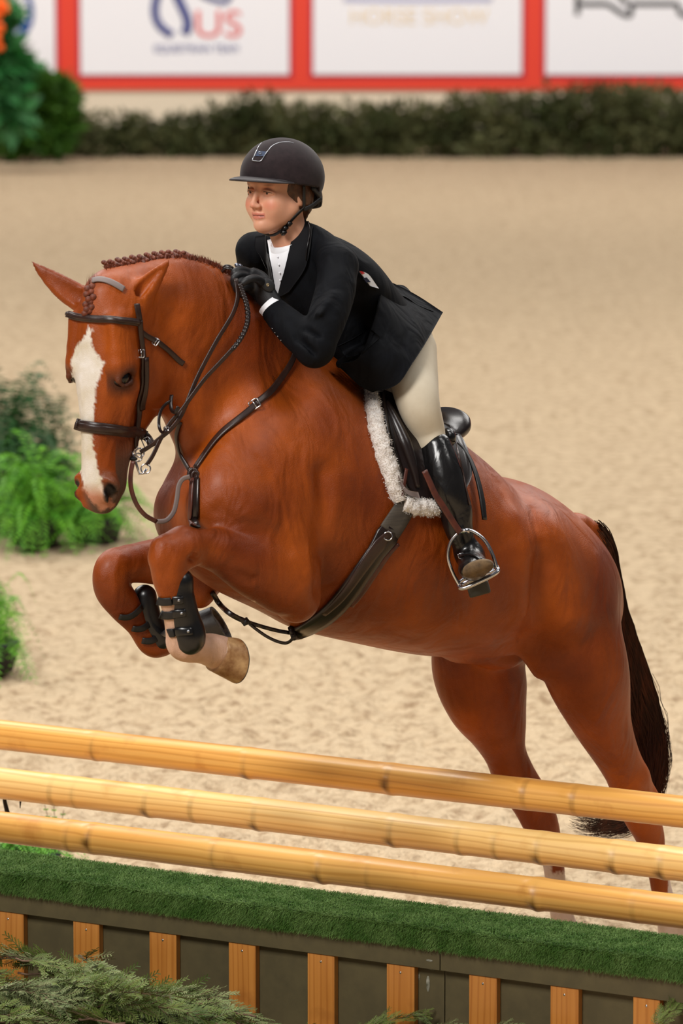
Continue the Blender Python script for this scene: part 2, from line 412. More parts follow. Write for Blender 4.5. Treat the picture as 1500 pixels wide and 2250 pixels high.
# ---------------------------------------------------------------- greenery
def leafmat(n, c1, c2, rough=.5): return mat(n, c1, rough, rgb2=c2, nscale=9, spec=.3)
fern_m = leafmat('fern_green', (70, 138, 28), (120, 184, 44)); fern_d = leafmat('dark_shrub_green', (28, 66, 32), (48, 98, 40)); stem_m = mat('woody_stem', (112, 86, 66), .8)
cedar_m = leafmat('cedar_green', (64, 86, 30), (118, 134, 64)); hedge_m = mat('hedge_green', (40, 50, 18), .7, rgb2=(96, 96, 62), nscale=1.6, spec=.2); bush_m = leafmat('conifer_green', (42, 78, 20), (72, 112, 34))
def frond_vf(base, dirxy, length, rise, droop, width, npin=22, r=random):
    d = np.array([math.cos(dirxy), math.sin(dirxy), 0]); V = []; Fc = []
    P = [np.array(base)+d*(length*t)+np.array([0, 0, rise*math.sin(t*2.0)-droop*t*t]) for t in np.linspace(0, 1, npin)]
    sd = np.array([-d[1], d[0], 0])
    for i in range(1, npin):
        t = i/(npin-1); w = width*math.sin(math.pi*min(1, .15+.85*t))**.8*(1-.35*t)+.004; T = nrm(P[i]-P[i-1]); h = length/npin*.62
        for s in (1, -1):
            tip = P[i]+sd*s*w+T*w*.35-np.array([0, 0, w*r.uniform(.1, .45)]); mid = (P[i]+tip)/2
            o = len(V); V += [P[i]-T*h*.35, mid-T*h*.6, tip, mid+T*h*.55]; Fc.append((o, o+1, o+2, o+3))
    return V, Fc
def fern(u, v, height, spread, n, label, m=fern_m, seed=1, grp=None, width=.05):
    r = random.Random(seed); g = ground(u, v); e = empty('fern', g, label, 'fern', grp)
    a = Acc()
    for k in range(n):
        L = spread*r.uniform(.6, 1.05); lay = r.random()
        a.add(*frond_vf(g+np.array([r.uniform(-.05, .05), r.uniform(-.05, .05), .22*height+lay*.35*height]), r.uniform(0, 2*math.pi), L*(1.1-.35*lay), height*r.uniform(.15, .65)*(.6+lay*.5), height*r.uniform(.3, .85), width*r.uniform(.8, 1.2), 20, r))
    a.build('fronds', m, e, smooth=False)
    b = Acc(); P = [g+np.array([0, 0, z]) for z in (0.0, .01, .25*height, .28*height)]
    b.add(*tube_vf(P, [.09, .11, .14, .14], 20)); b.build('pot', mat('black_pot', (22, 22, 24), .6), e)
    return e
fern(75, 1198, .50, .42, 120, 'bright green fern on the sand behind the horse head, left of its neighbour', seed=3, width=.055)
fern(208, 1192, .44, .36, 110, 'bright green fern directly behind the horse muzzle', seed=4, width=.05)
fern(20, 1165, .80, .40, 120, 'dark green leafy plant behind the bright ferns at left', fern_d, 5, width=.08)
fern(108, 1160, .72, .34, 70, 'dark green plant between the two bright ferns, taller and behind them', fern_d, 6, width=.07)
fern(-32, 1478, .46, .24, 120, 'bright fern cut by the left edge, nearest of the tall ferns', seed=8, width=.045)
fern(40, 1905, .16, .26, 90, 'low green plant on the sand just behind the grass-topped box', seed=9, width=.02)
# thin sprigs of creeping plant
g0 = ground(125, 1880); e = empty('creeping_plant', g0, 'thin pale green creeping sprigs seen between the two lower poles', 'plant')
a = Acc(); st = Acc()
for k, (u, v, du) in enumerate([(98, 1768, 2), (118, 1770, 8), (140, 1780, 16), (122, 1795, 6), (150, 1798, 14), (160, 1880, 30)]):
    top = pt(u, v, g0[1]); P = catmull([g0+np.array([(top[0]-g0[0])*.3, 0, .01]), (g0*.4+top*.6), top], 8)
    st.add(*tube_vf(P, .0012, 5))
    for i in range(5, len(P), 3):
        for s in (1, -1):
            c = P[i]; q = c+np.array([s*.009, -.003, .004]); a.add([c, c+np.array([s*.005, 0, .004]), q, c+np.array([s*.005, -.002, -.003])], [(0, 1, 2, 3)])
st.build('stem', stem_m, e); a.build('leaves', fern_m, e, smooth=False)

def blob_foliage(acc, pts, size, r, n):
    """many little leaf quads scattered in ellipsoids: pts = (centre, radii)"""
    for k in range(n):
        c, rad = pts[r.randrange(len(pts))]
        d = nrm([r.gauss(0, 1) for _ in range(3)]); q = np.array(c)+d*np.array(rad)*r.uniform(.6, 1.0)
        t = nrm(d+np.array([r.gauss(0, .6) for _ in range(3)])); b = nrm(np.cross(t, [r.gauss(0, 1) for _ in range(3)])); s = size*r.uniform(.6, 1.4)
        acc.add([q, q+t*s*.5+b*s*.22, q+t*s, q+t*s*.5-b*s*.22], [(0, 1, 2, 3)])
r = random.Random(5)
def hedge(u0, u1, top, label):
    prof = []
    for u in np.arange(u0, u1, 13):
        tv = np.interp(u, [p[0] for p in top], [p[1] for p in top])+r.uniform(-8, 8); x = pt(u, 300, 54)[0]; zt = pt(u, tv, 54)[2]
        for z in np.arange(.04, max(.08, zt-.05), .10): prof.append(((x, 54+r.uniform(-.25, .3), z), (.10, .2, .09)))
    a = Acc(); blob_foliage(a, prof, .10, r, int((u1-u0)*13)); a.build('foliage_tmp', hedge_m, None, smooth=False)
    o = COL.objects[-1]; o.name = 'cedar_hedge'; tag(o, label, 'hedge', kind='stuff'); return o
hedge(120, 2900, [(120, 262), (400, 262), (470, 238), (520, 218), (590, 212), (640, 232), (700, 238), (800, 232), (860, 222), (960, 226), (1030, 208), (1150, 206), (1260, 196), (1360, 184), (1420, 190), (1480, 212), (1700, 215), (2100, 205), (2900, 220)], 'long dark green bank of cut branches along the foot of the wall')
b0 = Acc(); blob_foliage(b0, [((pt(u, v, 53)), (.22, .25, .22)) for (u, v) in [(60, 285), (100, 285), (60, 245), (105, 240), (80, 210), (125, 280), (20, 290), (20, 250), (118, 215)]], .13, r, 5200)
o = b0.build('conifer_bush', bush_m, None, smooth=False); tag(o, 'round green conifer bush in front of the banners at far left', 'bush')
e = empty('flower_arrangement', pt(-30, 318, 51), 'tall flower arrangement with orange blooms at the upper left edge', 'flowers')
a = Acc(); a.add(*tube_vf([pt(-30, 318, 51), pt(-25, 150, 51), pt(-10, -40, 51)], .03, 8)); a.build('stem', stem_m, e)
a = Acc(); blob_foliage(a, [(pt(u, v, 51), (.13, .15, .13)) for (u, v) in [(5, 130), (25, 165), (5, 190), (-20, 100), (-10, 40), (10, 215), (-20, 160), (20, 250)]], .22, r, 900); a.build('leaves', leafmat('arrangement_green', (24, 100, 36), (74, 130, 80)), e, smooth=False)
orange = mat('orange_petals', (255, 104, 16), .5)
for (u, v, s) in [(2, 12, 17), (12, 20, 9), (0, 62, 11), (0, 104, 9), (-8, 85, 12), (-10, 35, 14)]:
    a = Acc(); c = pt(u, v, 50.7); k = s/FPX*50.7
    for q in range(14):
        d = nrm([r.gauss(0, 1), r.gauss(0, 1), r.gauss(0, 1)]); a.add(*ball_vf(c+d*k*.55, k*.5, nu=8, nv=6))
    a.build('bloom', orange, e)

# ---------------------------------------------------------------- jump
JA = R(32.0); jd = np.array([math.cos(JA), -math.sin(JA), 0]); jn = np.array([math.sin(JA), math.cos(JA), 0])   # along, away
def wood_mat(name, c1, c2, c3, vert=False):
    m = bpy.data.materials.new(name); m.use_nodes = True; nt = m.node_tree; N = nt.nodes; L = nt.links; b = N['Principled BSDF']
    tc = N.new('ShaderNodeTexCoord'); oi = N.new('ShaderNodeObjectInfo')
    ad = N.new('ShaderNodeVectorMath'); ad.operation = 'ADD'; L.new(tc.outputs['Object'], ad.inputs[0])
    cx = N.new('ShaderNodeCombineXYZ'); ml = N.new('ShaderNodeMath'); ml.operation = 'MULTIPLY'; ml.inputs[1].default_value = 37.0; L.new(oi.outputs['Random'], ml.inputs[0]); L.new(ml.outputs[0], cx.inputs[0]); L.new(cx.outputs[0], ad.inputs[1])
    mp = N.new('ShaderNodeMapping'); mp.inputs['Scale'].default_value = (9, 9, .55) if vert else (.55, 9, 9); L.new(ad.outputs[0], mp.inputs[0])
    n = N.new('ShaderNodeTexNoise'); n.inputs['Scale'].default_value = 2.2; n.inputs['Detail'].default_value = 3; n.inputs['Distortion'].default_value = .6; L.new(mp.outputs[0], n.inputs['Vector'])
    w = N.new('ShaderNodeTexWave'); w.wave_type = 'BANDS'; w.bands_direction = 'X' if vert else 'Z'; w.inputs['Scale'].default_value = 1.8; w.inputs['Distortion'].default_value = 9; w.inputs['Detail'].default_value = 2; w.inputs['Detail Scale'].default_value = .8; L.new(mp.outputs[0], w.inputs['Vector'])
    n2 = N.new('ShaderNodeTexNoise'); n2.inputs['Scale'].default_value = 7; n2.inputs['Detail'].default_value = 5; L.new(ad.outputs[0], n2.inputs['Vector'])
    r1 = N.new('ShaderNodeValToRGB'); r1.color_ramp.elements[0].position = .25; r1.color_ramp.elements[1].position = .8; r1.color_ramp.elements[0].color = (*lin(c1), 1); r1.color_ramp.elements[1].color = (*lin(c2), 1); L.new(n.outputs['Fac'], r1.inputs[0])
    r2 = N.new('ShaderNodeValToRGB'); r2.color_ramp.elements[0].position = .0; r2.color_ramp.elements[1].position = .35; r2.color_ramp.elements[0].color = (.72, .6, .45, 1); r2.color_ramp.elements[1].color = (1, 1, 1, 1); L.new(w.outputs['Fac'], r2.inputs[0])
    mx = N.new('ShaderNodeMix'); mx.data_type = 'RGBA'; mx.blend_type = 'MULTIPLY'; mx.inputs['Factor'].default_value = .6; L.new(r1.outputs[0], mx.inputs[6]); L.new(r2.outputs[0], mx.inputs[7])
    r3 = N.new('ShaderNodeValToRGB'); r3.color_ramp.elements[0].position = .60; r3.color_ramp.elements[1].position = .78; r3.color_ramp.elements[0].color = (0, 0, 0, 1); r3.color_ramp.elements[1].color = (.75, .75, .75, 1); L.new(n2.outputs['Fac'], r3.inputs[0])
    m2 = N.new('ShaderNodeMix'); m2.data_type = 'RGBA'; L.new(r3.outputs[0], m2.inputs[0]); L.new(mx.outputs[2], m2.inputs[6]); m2.inputs[7].default_value = (*lin(c3), 1)
    a = N.new('ShaderNodeAttribute'); a.attribute_name = 'Col'
    m3 = N.new('ShaderNodeMix'); m3.data_type = 'RGBA'; m3.blend_type = 'MULTIPLY'; m3.inputs['Factor'].default_value = 1; L.new(m2.outputs[2], m3.inputs[6]); L.new(a.outputs['Color'], m3.inputs[7])
    L.new(m3.outputs[2], b.inputs['Base Color']); b.inputs['Roughness'].default_value = .36; b.inputs['Coat Weight'].default_value = .35; b.inputs['Coat Roughness'].default_value = .25
    bp = N.new('ShaderNodeBump'); bp.inputs['Strength'].default_value = .15; bp.inputs['Distance'].default_value = .002; L.new(w.outputs['Fac'], bp.inputs['Height']); L.new(bp.outputs[0], b.inputs['Normal'])
    return m
pole_m = wood_mat('varnished_pole', (226, 158, 72), (244, 190, 104), (186, 112, 44))
pole_b = wood_mat('pale_varnished_pole', (244, 192, 108), (252, 216, 148), (210, 140, 62))
def pole(v0, Y, rad, m, label, knots, seed):
    c = pt(750, v0, Y); r = random.Random(seed); n = 520; xs = np.linspace(-2.3, 2.1, n); K = 40; V = []; C = []
    for x in xs:
        for k in range(K):
            a = 2*math.pi*k/K; rr = rad*(1+.012*math.sin(3.1*x+seed)); col = 1.0; b = 0
            for (kx, ka, amp) in knots:
                da = (a-ka+math.pi) % (2*math.pi)-math.pi
                b += amp*math.exp(-((x-kx-.012*math.sin(a*2))/.016)**2)*(.35+.65*math.exp(-(da/.9)**2))
                g = math.exp(-((x-kx-.01)/.008)**2)*math.exp(-(da/1.1)**2); col -= .42*g*min(1, amp/.003)
                if amp > .0035: col -= .65*math.exp(-((x-kx)/.014)**2-(da*rad/.016)**2)
            rr += b; V.append((x, rr*math.cos(a), rr*math.sin(a))); C.append((max(.2, col), max(.15, col-.03*(1-col)), max(.12, col-.1*(1-col))))
    V = np.array(V); i = np.arange(n-1)[:, None]*K; k = np.arange(K)[None]
    Fq = np.stack([i+k, i+(k+1) % K, i+K+(k+1) % K, i+K+k], -1).reshape(-1, 4)
    o = mesh_np('jump_pole', V, Fq, m); color_attr(o, np.array(C))
    for e0 in (0, n-1): pass
    o.location = c; o.rotation_euler = (0, 0, -JA); tag(o, label, 'pole', 'wooden poles of the jump'); return o
FR = math.pi*1.2     # angle of the side facing the viewer
pole(1699, 14.6, .0455, pole_m, 'topmost of the three varnished wooden jump poles', [(-.86, FR, .003), (-.32, FR+.3, .0045), (.17, FR-.4, .005), (.62, FR-1, .003), (.78, FR-.6, .003), (-1.3, FR, .003), (1.2, FR, .003)], 1)
pole(1810, 14.42, .0475, pole_b, 'middle of the three wooden jump poles, palest in colour', [(-1.0, FR, .003), (-.92, FR, .002), (-.66, FR, .004), (-.5, FR-.3, .003), (-.28, FR+.1, .004), (.18, FR, .0045), (.40, FR, .003), (.52, FR, .003), (.66, FR, .004), (.9, FR, .005), (1.05, FR, .004)], 2)
pole(1910, 14.22, .0460, pole_m, 'lowest of the three wooden jump poles, just above the turf box', [(-.93, FR, .0035), (-.85, FR-.5, .004), (-.42, FR-.6, .002), (-.06, FR, .0055), (.10, FR, .002), (.64, FR, .0065), (.95, FR, .002), (-1.3, FR, .003)], 3)
# box
TF = pt(750, 2010, 13.75)           # front top edge of the box
ZT = TF[2]
def bl(u, v=2100):                  # local x on the front face for a pixel column
    d = ray(u, v); t = ((TF-CO)@jn)/(d@jn); return (CO+d*t-TF)@jd
def bz(u, v):
    d = ray(u, v); t = ((TF-CO)@jn)/(d@jn); return (CO+d*t)[2]-ZT
olive = mat('olive_paint', (86, 76, 48), .6, rgb2=(76, 67, 42), nscale=14, bump=(120, .15, .001)); turf_m = mat('turf_green', (68, 104, 38), .6, rgb2=(108, 138, 72), nscale=14, spec=.25)
turf_b = mat('turf_backing', (34, 66, 26), .9)
slat_m = wood_mat('stained_slat', (176, 110, 44), (200, 134, 62), (146, 86, 34), True)
LIP = bz(750, 2102)
slats = [(-16, 52), (161, 218), (328, 387), (502, 561), (675, 734), (849, 910), (1030, 1091), (1209, 1271), (1391, 1450), (1570, 1632)]
def rbox(acc, x0, x1, y0, y1, z0, z1, bev=.002):
    V, Fc = box_vf(((x0+x1)/2, (y0+y1)/2, (z0+z1)/2), (x1-x0, y1-y0, z1-z0)); acc.add(V, Fc)
def lobj(acc, name, m, root, smooth=False):
    o = acc.build(name, m, None, smooth); o.parent = root; return o
def white_attr(o):
    color_attr(o, np.ones((len(o.data.vertices), 3)))
def box_unit(x0, x1, label, seed):
    r = np.random.default_rng(seed)
    e = empty('jump_box', (*(TF[:2]+jd[:2]*(x0+x1)/2), 0), label, 'box', 'turf topped boxes under the poles'); e.rotation_euler = (0, 0, -JA); ox = (x0+x1)/2; a0, a1 = x0-ox, x1-ox; z = ZT
    W = .235
    a = Acc(); rbox(a, a0, a1, .022, W-.02, 0, z-.03); lobj(a, 'panel', olive, e)
    a = Acc(); rbox(a, a0, a1, -.004, .02, z+LIP, z-.012); lobj(a, 'top_rail', olive, e)
    a = Acc(); rbox(a, a0, a1, -.008, W+.01, z-.014, z-.002); rbox(a, a0, a1, -.012, -.004, z-.045, z-.008); lobj(a, 'turf_backing', turf_b, e)
    for (u0, u1) in slats:
        s0, s1 = bl(u0)-ox, bl(u1)-ox
        if s0 < a0 or s1 > a1: continue
        a = Acc(); a.add([(s0, .0, .0), (s1, .0, .0), (s1, .022, 0), (s0, .022, 0), (s0, .0, z+LIP-.001), (s1, .0, z+LIP-.001), (s1, .022, z+LIP-.001), (s0, .022, z+LIP-.001)], [(3, 2, 1, 0), (4, 5, 6, 7), (0, 1, 5, 4), (1, 2, 6, 5), (2, 3, 7, 6), (3, 0, 4, 7)])
        o = lobj(a, 'slat', slat_m, e); white_attr(o); bv = o.modifiers.new('b', 'BEVEL'); bv.width = .002; bv.segments = 2
        a = Acc(); a.add(*ball_vf(((s0+s1)/2, -.0003, z+LIP-.022), (.0035, .0012, .0035), nu=10, nv=6)); s = lobj(a, 'screw', steel, e, True); s.parent = o
    # turf blades
    L = x1-x0; n1, n2 = int(L*38000), int(L*24000)
    def blades(B, D, ln, wd):
        n = len(B); side = np.cross(D, r.normal(size=(n, 3))); side /= np.linalg.norm(side, axis=1)[:, None]
        tip = B+D*ln[:, None]+np.stack([r.normal(0, .004, n), r.normal(0, .004, n), -ln*.25], 1); mid = B+D*(ln*.55)[:, None]
        V = np.stack([B-side*wd, B+side*wd, mid+side*wd*.8, mid-side*wd*.8, tip], 1).reshape(-1, 3); i = np.arange(n)*5
        return V, np.vstack([np.stack([i, i+1, i+2, i+3], 1)]), np.stack([i+3, i+2, i+4], 1)
    b1 = np.stack([r.uniform(a0, a1, n1), r.uniform(-.012, W+.012, n1), np.full(n1, z-.004)], 1); d1 = np.stack([r.normal(.15, .4, n1), r.normal(0, .4, n1), np.ones(n1)], 1)
    edge = np.clip((.02-b1[:, 1])/.03, 0, 1); d1[:, 1] -= edge*.8; back = np.clip((b1[:, 1]-W+.01)/.02, 0, 1); d1[:, 1] += back*.5
    fx = r.uniform(a0, a1, n2); ragged = .044+.012*hashn(np.stack([fx*1, fx*0, fx*0], 1), 9, seed)
    b2 = np.stack([fx, np.full(n2, -.012), z-.004-r.uniform(0, 1, n2)*ragged], 1); d2 = np.stack([r.normal(0, .35, n2), np.full(n2, -.75), r.normal(-.55, .35, n2)], 1)
    n3 = n2//3; b3 = np.stack([r.uniform(a0, a1, n3), r.normal(-.010, .003, n3), z-.004-r.uniform(0, .006, n3)], 1); d3 = np.stack([r.normal(0, .35, n3), np.full(n3, -.6), r.normal(.5, .3, n3)], 1)
    B = np.vstack([b1, b2, b3]); D = np.vstack([d1, d2, d3]); D /= np.linalg.norm(D, axis=1)[:, None]; ln = r.uniform(.009, .017, len(B)); V, Q, T = blades(B, D, ln, .0008)
    me = bpy.data.meshes.new('turf'); nq, ntr = len(Q), len(T); me.vertices.add(len(V)); me.vertices.foreach_set('co', V.astype(np.float32).ravel())
    li = np.concatenate([Q.ravel(), T.ravel()]); me.loops.add(len(li)); me.loops.foreach_set('vertex_index', li.astype(np.int32)); me.polygons.add(nq+ntr)
    me.polygons.foreach_set('loop_start', np.concatenate([np.arange(nq)*4, nq*4+np.arange(ntr)*3]).astype(np.int32)); me.update(calc_edges=True)
    put('turf', me, e, turf_m)
    return e
XS = bl(968, 2130)
JB1 = box_unit(-1.75, XS-.0015, 'turf topped olive box with wooden slats, left of the seam', 11)
b2 = box_unit(XS+.0015, 1.75, 'turf topped olive box with wooden slats, right of the seam', 12)
# scuffed paint
scuff = mat('paint_scuff', (150, 148, 134), .7, rgb2=(80, 78, 60), nscale=60)
for (u, v, w, h) in [(931,2165,.012,.045),(945,2110,.022,.006),(938,2132,.03,.006),(912,2150,.006,.02)]:
    x = bl(u, v); a = Acc(); a.add(*ball_vf(TF+jd*x+jn*(.0215 if v > 2125 else -.0045)+np.array([0, 0, bz(u, v)]), (w*.5, .0012, h*.5), [jd, jn, [0, 0, 1.]], 12, 8)); o_ = a.build('paint_scuff', scuff); o_.parent = JB1; o_.matrix_parent_inverse = JB1.matrix_basis.inverted() if False else (Matrix.Translation(JB1.location) @ Matrix.Rotation(-JA, 4, 'Z')).inverted()
a = Acc(); r = random.Random(3)
# black metal hook at the left
e0 = pt(14, 1745, 15.09)
a = Acc(); P = catmull([pt(10, 1735, 15.09), pt(10, 1757, 15.09), pt(13, 1772, 15.09), pt(18, 1792, 15.09)], 6); a.add(*tube_vf(P, np.linspace(.005, .0075, len(P)), 8))
P = catmull([pt(46, 1735, 15.07), pt(45, 1758, 15.07), pt(44, 1776, 15.07)], 6); a.add(*tube_vf(P, np.linspace(.006, .001, len(P)), 8))
P = catmull([pt(10, 1736, 15.09), pt(28, 1728, 15.08), pt(46, 1736, 15.07)], 6); a.add(*tube_vf(P, .006, 8))
o = a.build('metal_hook', mat('black_metal', (14, 14, 15), .4)); tag(o, 'black curved metal hook hanging behind the middle pole at the left edge', 'hook')

# ---------------------------------------------------------------- cut cedar branches
def cedar_mesh(seed, L=.5):
    r = random.Random(seed); st = Acc(); fo = Acc()
    N = 16; P = [np.array([L*t, .05*math.sin(t*2.2+seed), .035*math.sin(t*3)+r.gauss(0, .003)]) for t in np.linspace(0, 1, N)]
    st.add(*tube_vf(P, np.linspace(.0045, .001, N), 6))
    def spray(p, d, up, ln):
        nn = 9; side = nrm(np.cross(up, d)); Q = [p]; dd = d
        for i in range(nn): dd = nrm(dd+side*r.gauss(0, .06)-up*.03+d*.1); Q.append(Q[-1]+dd*ln/nn)
        st.add(*tube_vf(Q, np.linspace(.0013, .0005, nn+1), 4, cap=False))
        for i in range(1, nn+1):
            t = i/nn; w = ln*.36*(1-t*.7)
            for s in (1, -1):
                T = nrm(Q[i]-Q[i-1]); q = Q[i]; dr = nrm(T*.9+side*s*.75+up*r.gauss(0, .2)); e = q+dr*w; b = nrm(np.cross(dr, up))*.0012
                fo.add([q-b, q+b, e+b*.4, e-b*.4], [(0, 1, 2, 3)])
                for k in range(1, 5):
                    m = q+dr*w*k/5
                    for s2 in (1, -1):
                        d3 = nrm(dr+np.cross(up, dr)*s2*.6); e3 = m+d3*w*.32; b3 = nrm(np.cross(d3, up))*.0010; fo.add([m-b3, m+b3, e3], [(0, 1, 2)])
            T = nrm(Q[i]-Q[i-1]); b = nrm(np.cross(T, up))*.0014; fo.add([Q[i-1]-b, Q[i-1]+b, Q[i]+b, Q[i]-b], [(0, 1, 2, 3)])
    for i in range(2, N):
        for s in (1, -1):
            T = nrm(P[i]-P[i-1]); up = nrm([r.gauss(0, .35), r.gauss(0, .35), 1]); side = nrm(np.cross(up, T))
            spray(P[i], nrm(T*1.0+side*s*r.uniform(.35, .8)+up*r.uniform(-.1, .3)), up, .13*(1-.4*i/N)*r.uniform(.7, 1.2))
            if r.random() < .8: spray(P[i]+np.array([0, 0, .004]), nrm(T*1.0+side*s*r.uniform(.15, .5)+up*r.uniform(.1, .5)), up, .11*(1-.4*i/N)*r.uniform(.7, 1.2))
    so = st.build('cedar_branch', stem_m, None); f = fo.build('foliage', [cedar_m, cedar_n][seed % 2], so, smooth=False); return so, f
cedar_n = leafmat('cedar_green_pale', (82, 98, 48), (134, 144, 94), .6)
protos = [cedar_mesh(s) for s in range(5)]
r = random.Random(21); nb = 0
def place_branch(k, p, yaw, pitch, roll, sc, label, grp):
    global nb
    so, f = protos[k % 5]
    if k < 5 and not so.get('used'): o, g = so, f; so['used'] = 1
    else:
        o = so.copy(); g = f.copy(); COL.objects.link(o); COL.objects.link(g); g.parent = o
        g.matrix_parent_inverse = f.matrix_parent_inverse
    o.location = tuple(map(float, p)); o.rotation_euler = (roll, pitch, yaw); o.scale = (sc,)*3; tag(o, label, 'branch', grp); nb += 1
def heap_z(x):   # height of heap along local x of the box front
    return np.interp(x, [-1.6, -1.0, -.75, -.45, -.2, .05, .3, .6, 1.2], [.20, .20, .25, .25, .15, .05, -.02, -.05, -.08])
k = 0
for i in range(150):
    x = -1.45+2.0*(i/150)**1.15+r.uniform(-.1, .1); lay = r.random(); top = heap_z(x); y = -.13-.5*r.random(); zz = max(-.02, (top)*(1-max(0, -y-.18)*1.0)*(.55+.45*lay)-.05)
    yaw = -JA+r.gauss(0, .24)+(math.pi if r.random() < .22 else 0); p = TF*np.array([1, 1, 0])+jd*x+jn*y+np.array([0, 0, zz])
    place_branch(k, p-np.array([math.cos(yaw), math.sin(yaw), 0])*.2, yaw, r.gauss(.10, .10), r.gauss(.35, .4), r.uniform(.6, .95), 'cut green cedar branch lying in the heap against the turf box', 'cedar branches heaped in front of the box'); k += 1
for (u, v, yaw) in [(800, 2245, .4), (930, 2252, 0), (690, 2240, -.6), (1130, 2262, .3), (1200, 2258, -.4), (1470, 2225, 1.2), (1040, 2258, .2)]:
    p = pt(u, v, 13.55+0.0*u) if u < 1300 else pt(u+20, v, 12.95); p = p-jn*.02-jn*(.62 if 0 else 0)
    x = bl(u, v); p = TF+jd*x-jn*.07; p[2] = ZT+bz(u, v)-.045
    place_branch(k, p-jn*.06, -JA+yaw, -.35, .3, .5, 'small cedar sprig at the boxes, '+{800: 'below the sixth slat from the left edge', 930: 'under the seam between the boxes', 690: 'beside the tip of the big heap', 1130: 'between the first two slats right of the seam', 1200: 'below the second slat right of the seam', 1470: 'rising at the right edge of the photo', 1040: 'below the first slat right of the seam'}[u], 'cedar sprigs along the foot of the boxes'); k += 1
# ---------------------------------------------------------------- horse
def HR(rows, sc=800.0):
    """rows (u, v, lat, r_narrow_px, r_wide_px) -> world rows"""
    out = []
    for (u, v, lat, rn, rw) in rows:
        p = M(u, v, lat); k = px2m(p); out.append([*p, rw*k, rn*k])
    return out
neck_end = M(262, 690, .05)
HY = R(55.0)
hf = np.array([-math.cos(HY), -math.sin(HY), 0]); hl = np.array([math.sin(HY), -math.cos(HY), 0])   # head forward / head left
HO = pt(190, 730, neck_end[1]-.10)
HAX = np.array([hl, -hf, [0, 0, 1.0]])
def Hd(x, y, z): return HO+hl*x-hf*y+np.array([0, 0, 1.0])*z
def HH(rows):
    """rows x,y,z,r_wide(lateral),r_narrow"""
    return [[*Hd(a, b, c), rw, rn] for (a, b, c, rw, rn) in rows]
HV = 0.0055
F = Field((-1.0, 13.1, .02), (1.02, 15.6, 2.3), HV)
lo = np.array([-1.0, 13.1, .02]); 
# trunk
F.chain(HR([(462,1130,0,118,140),(560,1118,0,205,185),(720,1108,0,285,215),(895,1188,0,247,232),(1000,1236,0,210,222),(1100,1245,0,192,200),(1190,1288,0,160,185),(1246,1338,0,130,122)]), 0)
# neck
F.chain(HR([(690,1080,0,235,165),(570,935,0,205,125),(490,812,.0,186,105),(400,722,.015,160,84),(320,690,.03,122,66),(262,690,.05,88,60)]), .06)
# withers
F.chain(HR([(640,800,0,55,50),(760,860,0,60,60),(900,960,0,50,70)]), .07)
# breast, shoulders
for s in (1, -1):
    F.ell(M(474, 1100, .09*s), (.105, .105, .135), .06)
    F.chain(HR([(740,940,.13*s,95,40),(640,1040,.18*s,115,50),(545,1130,.19*s,100,60)]), .12)
    # haunch and croup
    F.chain(HR([(1120,1175,.09*s,70,70),(1192,1236,.11*s,80,74),(1240,1345,.13*s,88,70)]), .07)
# point of hip, near
F.ell(M(1165, 1195, .19), (.06, .05, .06), .10)
# near haunch, stifle, gaskin, hock, cannon
F.chain(HR([(1203,1292,.12,98,75),(1256,1380,.15,108,88),(1292,1485,.17,99,82),(1322,1585,.16,68,62),(1352,1655,.15,51,48),(1382,1715,.145,46,38)]), .05)
F.chain(HR([(1330,1560,.15,36,34),(1372,1655,.145,22,22),(1412,1722,.14,20,20),(1440,1775,.14,22,22)]), .03)   # tendon to point of hock
F.chain(HR([(1382,1715,.145,45,38),(1402,1780,.145,42,34),(1425,1830,.145,36,30),(1440,1890,.145,25,22),(1454,1960,.145,24,22),(1470,2030,.145,28,26),(1476,2062,.145,34,30),(1466,2092,.145,27,26),(1452,2118,.145,27,28)]), .02)
# far hind
F.chain(HR([(1110,1330,-.10,110,80),(1052,1430,-.13,118,80),(1066,1520,-.14,106,74),(1090,1590,-.14,74,58),(1108,1650,-.14,50,44),(1130,1705,-.14,50,38),(1165,1760,-.14,47,34),(1190,1815,-.14,42,31),(1212,1880,-.14,27,23),(1222,1950,-.14,24,22),(1236,2020,-.14,27,26),(1246,2056,-.14,33,30),(1238,2084,-.14,26,26),(1226,2108,-.14,27,27)]), .05)
# flank fold between belly and stifle, near
F.chain(HR([(1085,1395,.10,40,30),(1150,1405,.14,34,22),(1195,1460,.15,34,22)]), .05)
# sheath
F.chain(HR([(1010,1425,-.0,30,45),(1060,1432,0,30,40),(1100,1435,0,36,60)]), .04)
# near foreleg
F.chain(HR([(545,1130,.19,88,60),(600,1215,.21,96,62),(632,1272,.22,80,58)]), .04)
F.ell(M(650, 1300, .21), (.07, .07, .085), .04)
F.chain(HR([(625,1262,.22,88,58),(555,1238,.225,74,54),(490,1214,.23,51,42),(440,1203,.235,42,36),(402,1203,.24,47,40)]), .02)
F.chain(HR([(402,1203,.24,47,42),(378,1222,.24,50,42),(370,1262,.24,39,36),(374,1300,.24,30,28),(384,1350,.235,27,25),(396,1392,.23,34,30),(406,1412,.23,42,36),(440,1424,.23,34,32),(462,1428,.225,37,35),(484,1436,.22,40,38)]), .015)
F.chain(HR([(352,1200,.24,16,22),(346,1225,.24,14,20)]), .03)
# far foreleg
F.chain(HR([(540,1180,-.16,95,60),(470,1225,-.19,80,55),(430,1238,-.2,70,48),(345,1234,-.21,52,42),(285,1238,-.22,42,36)]), .03)
F.ell(M(438, 1285, -.18), (.05, .05, .065), .03)
F.chain(HR([(280,1240,-.22,38,36),(251,1250,-.22,45,40),(246,1290,-.22,42,38),(272,1330,-.22,38,32),(302,1374,-.22,26,25),(330,1412,-.22,28,28),(352,1420,-.22,24,30),(395,1395,-.22,26,28),(430,1382,-.22,30,30)]), .015)
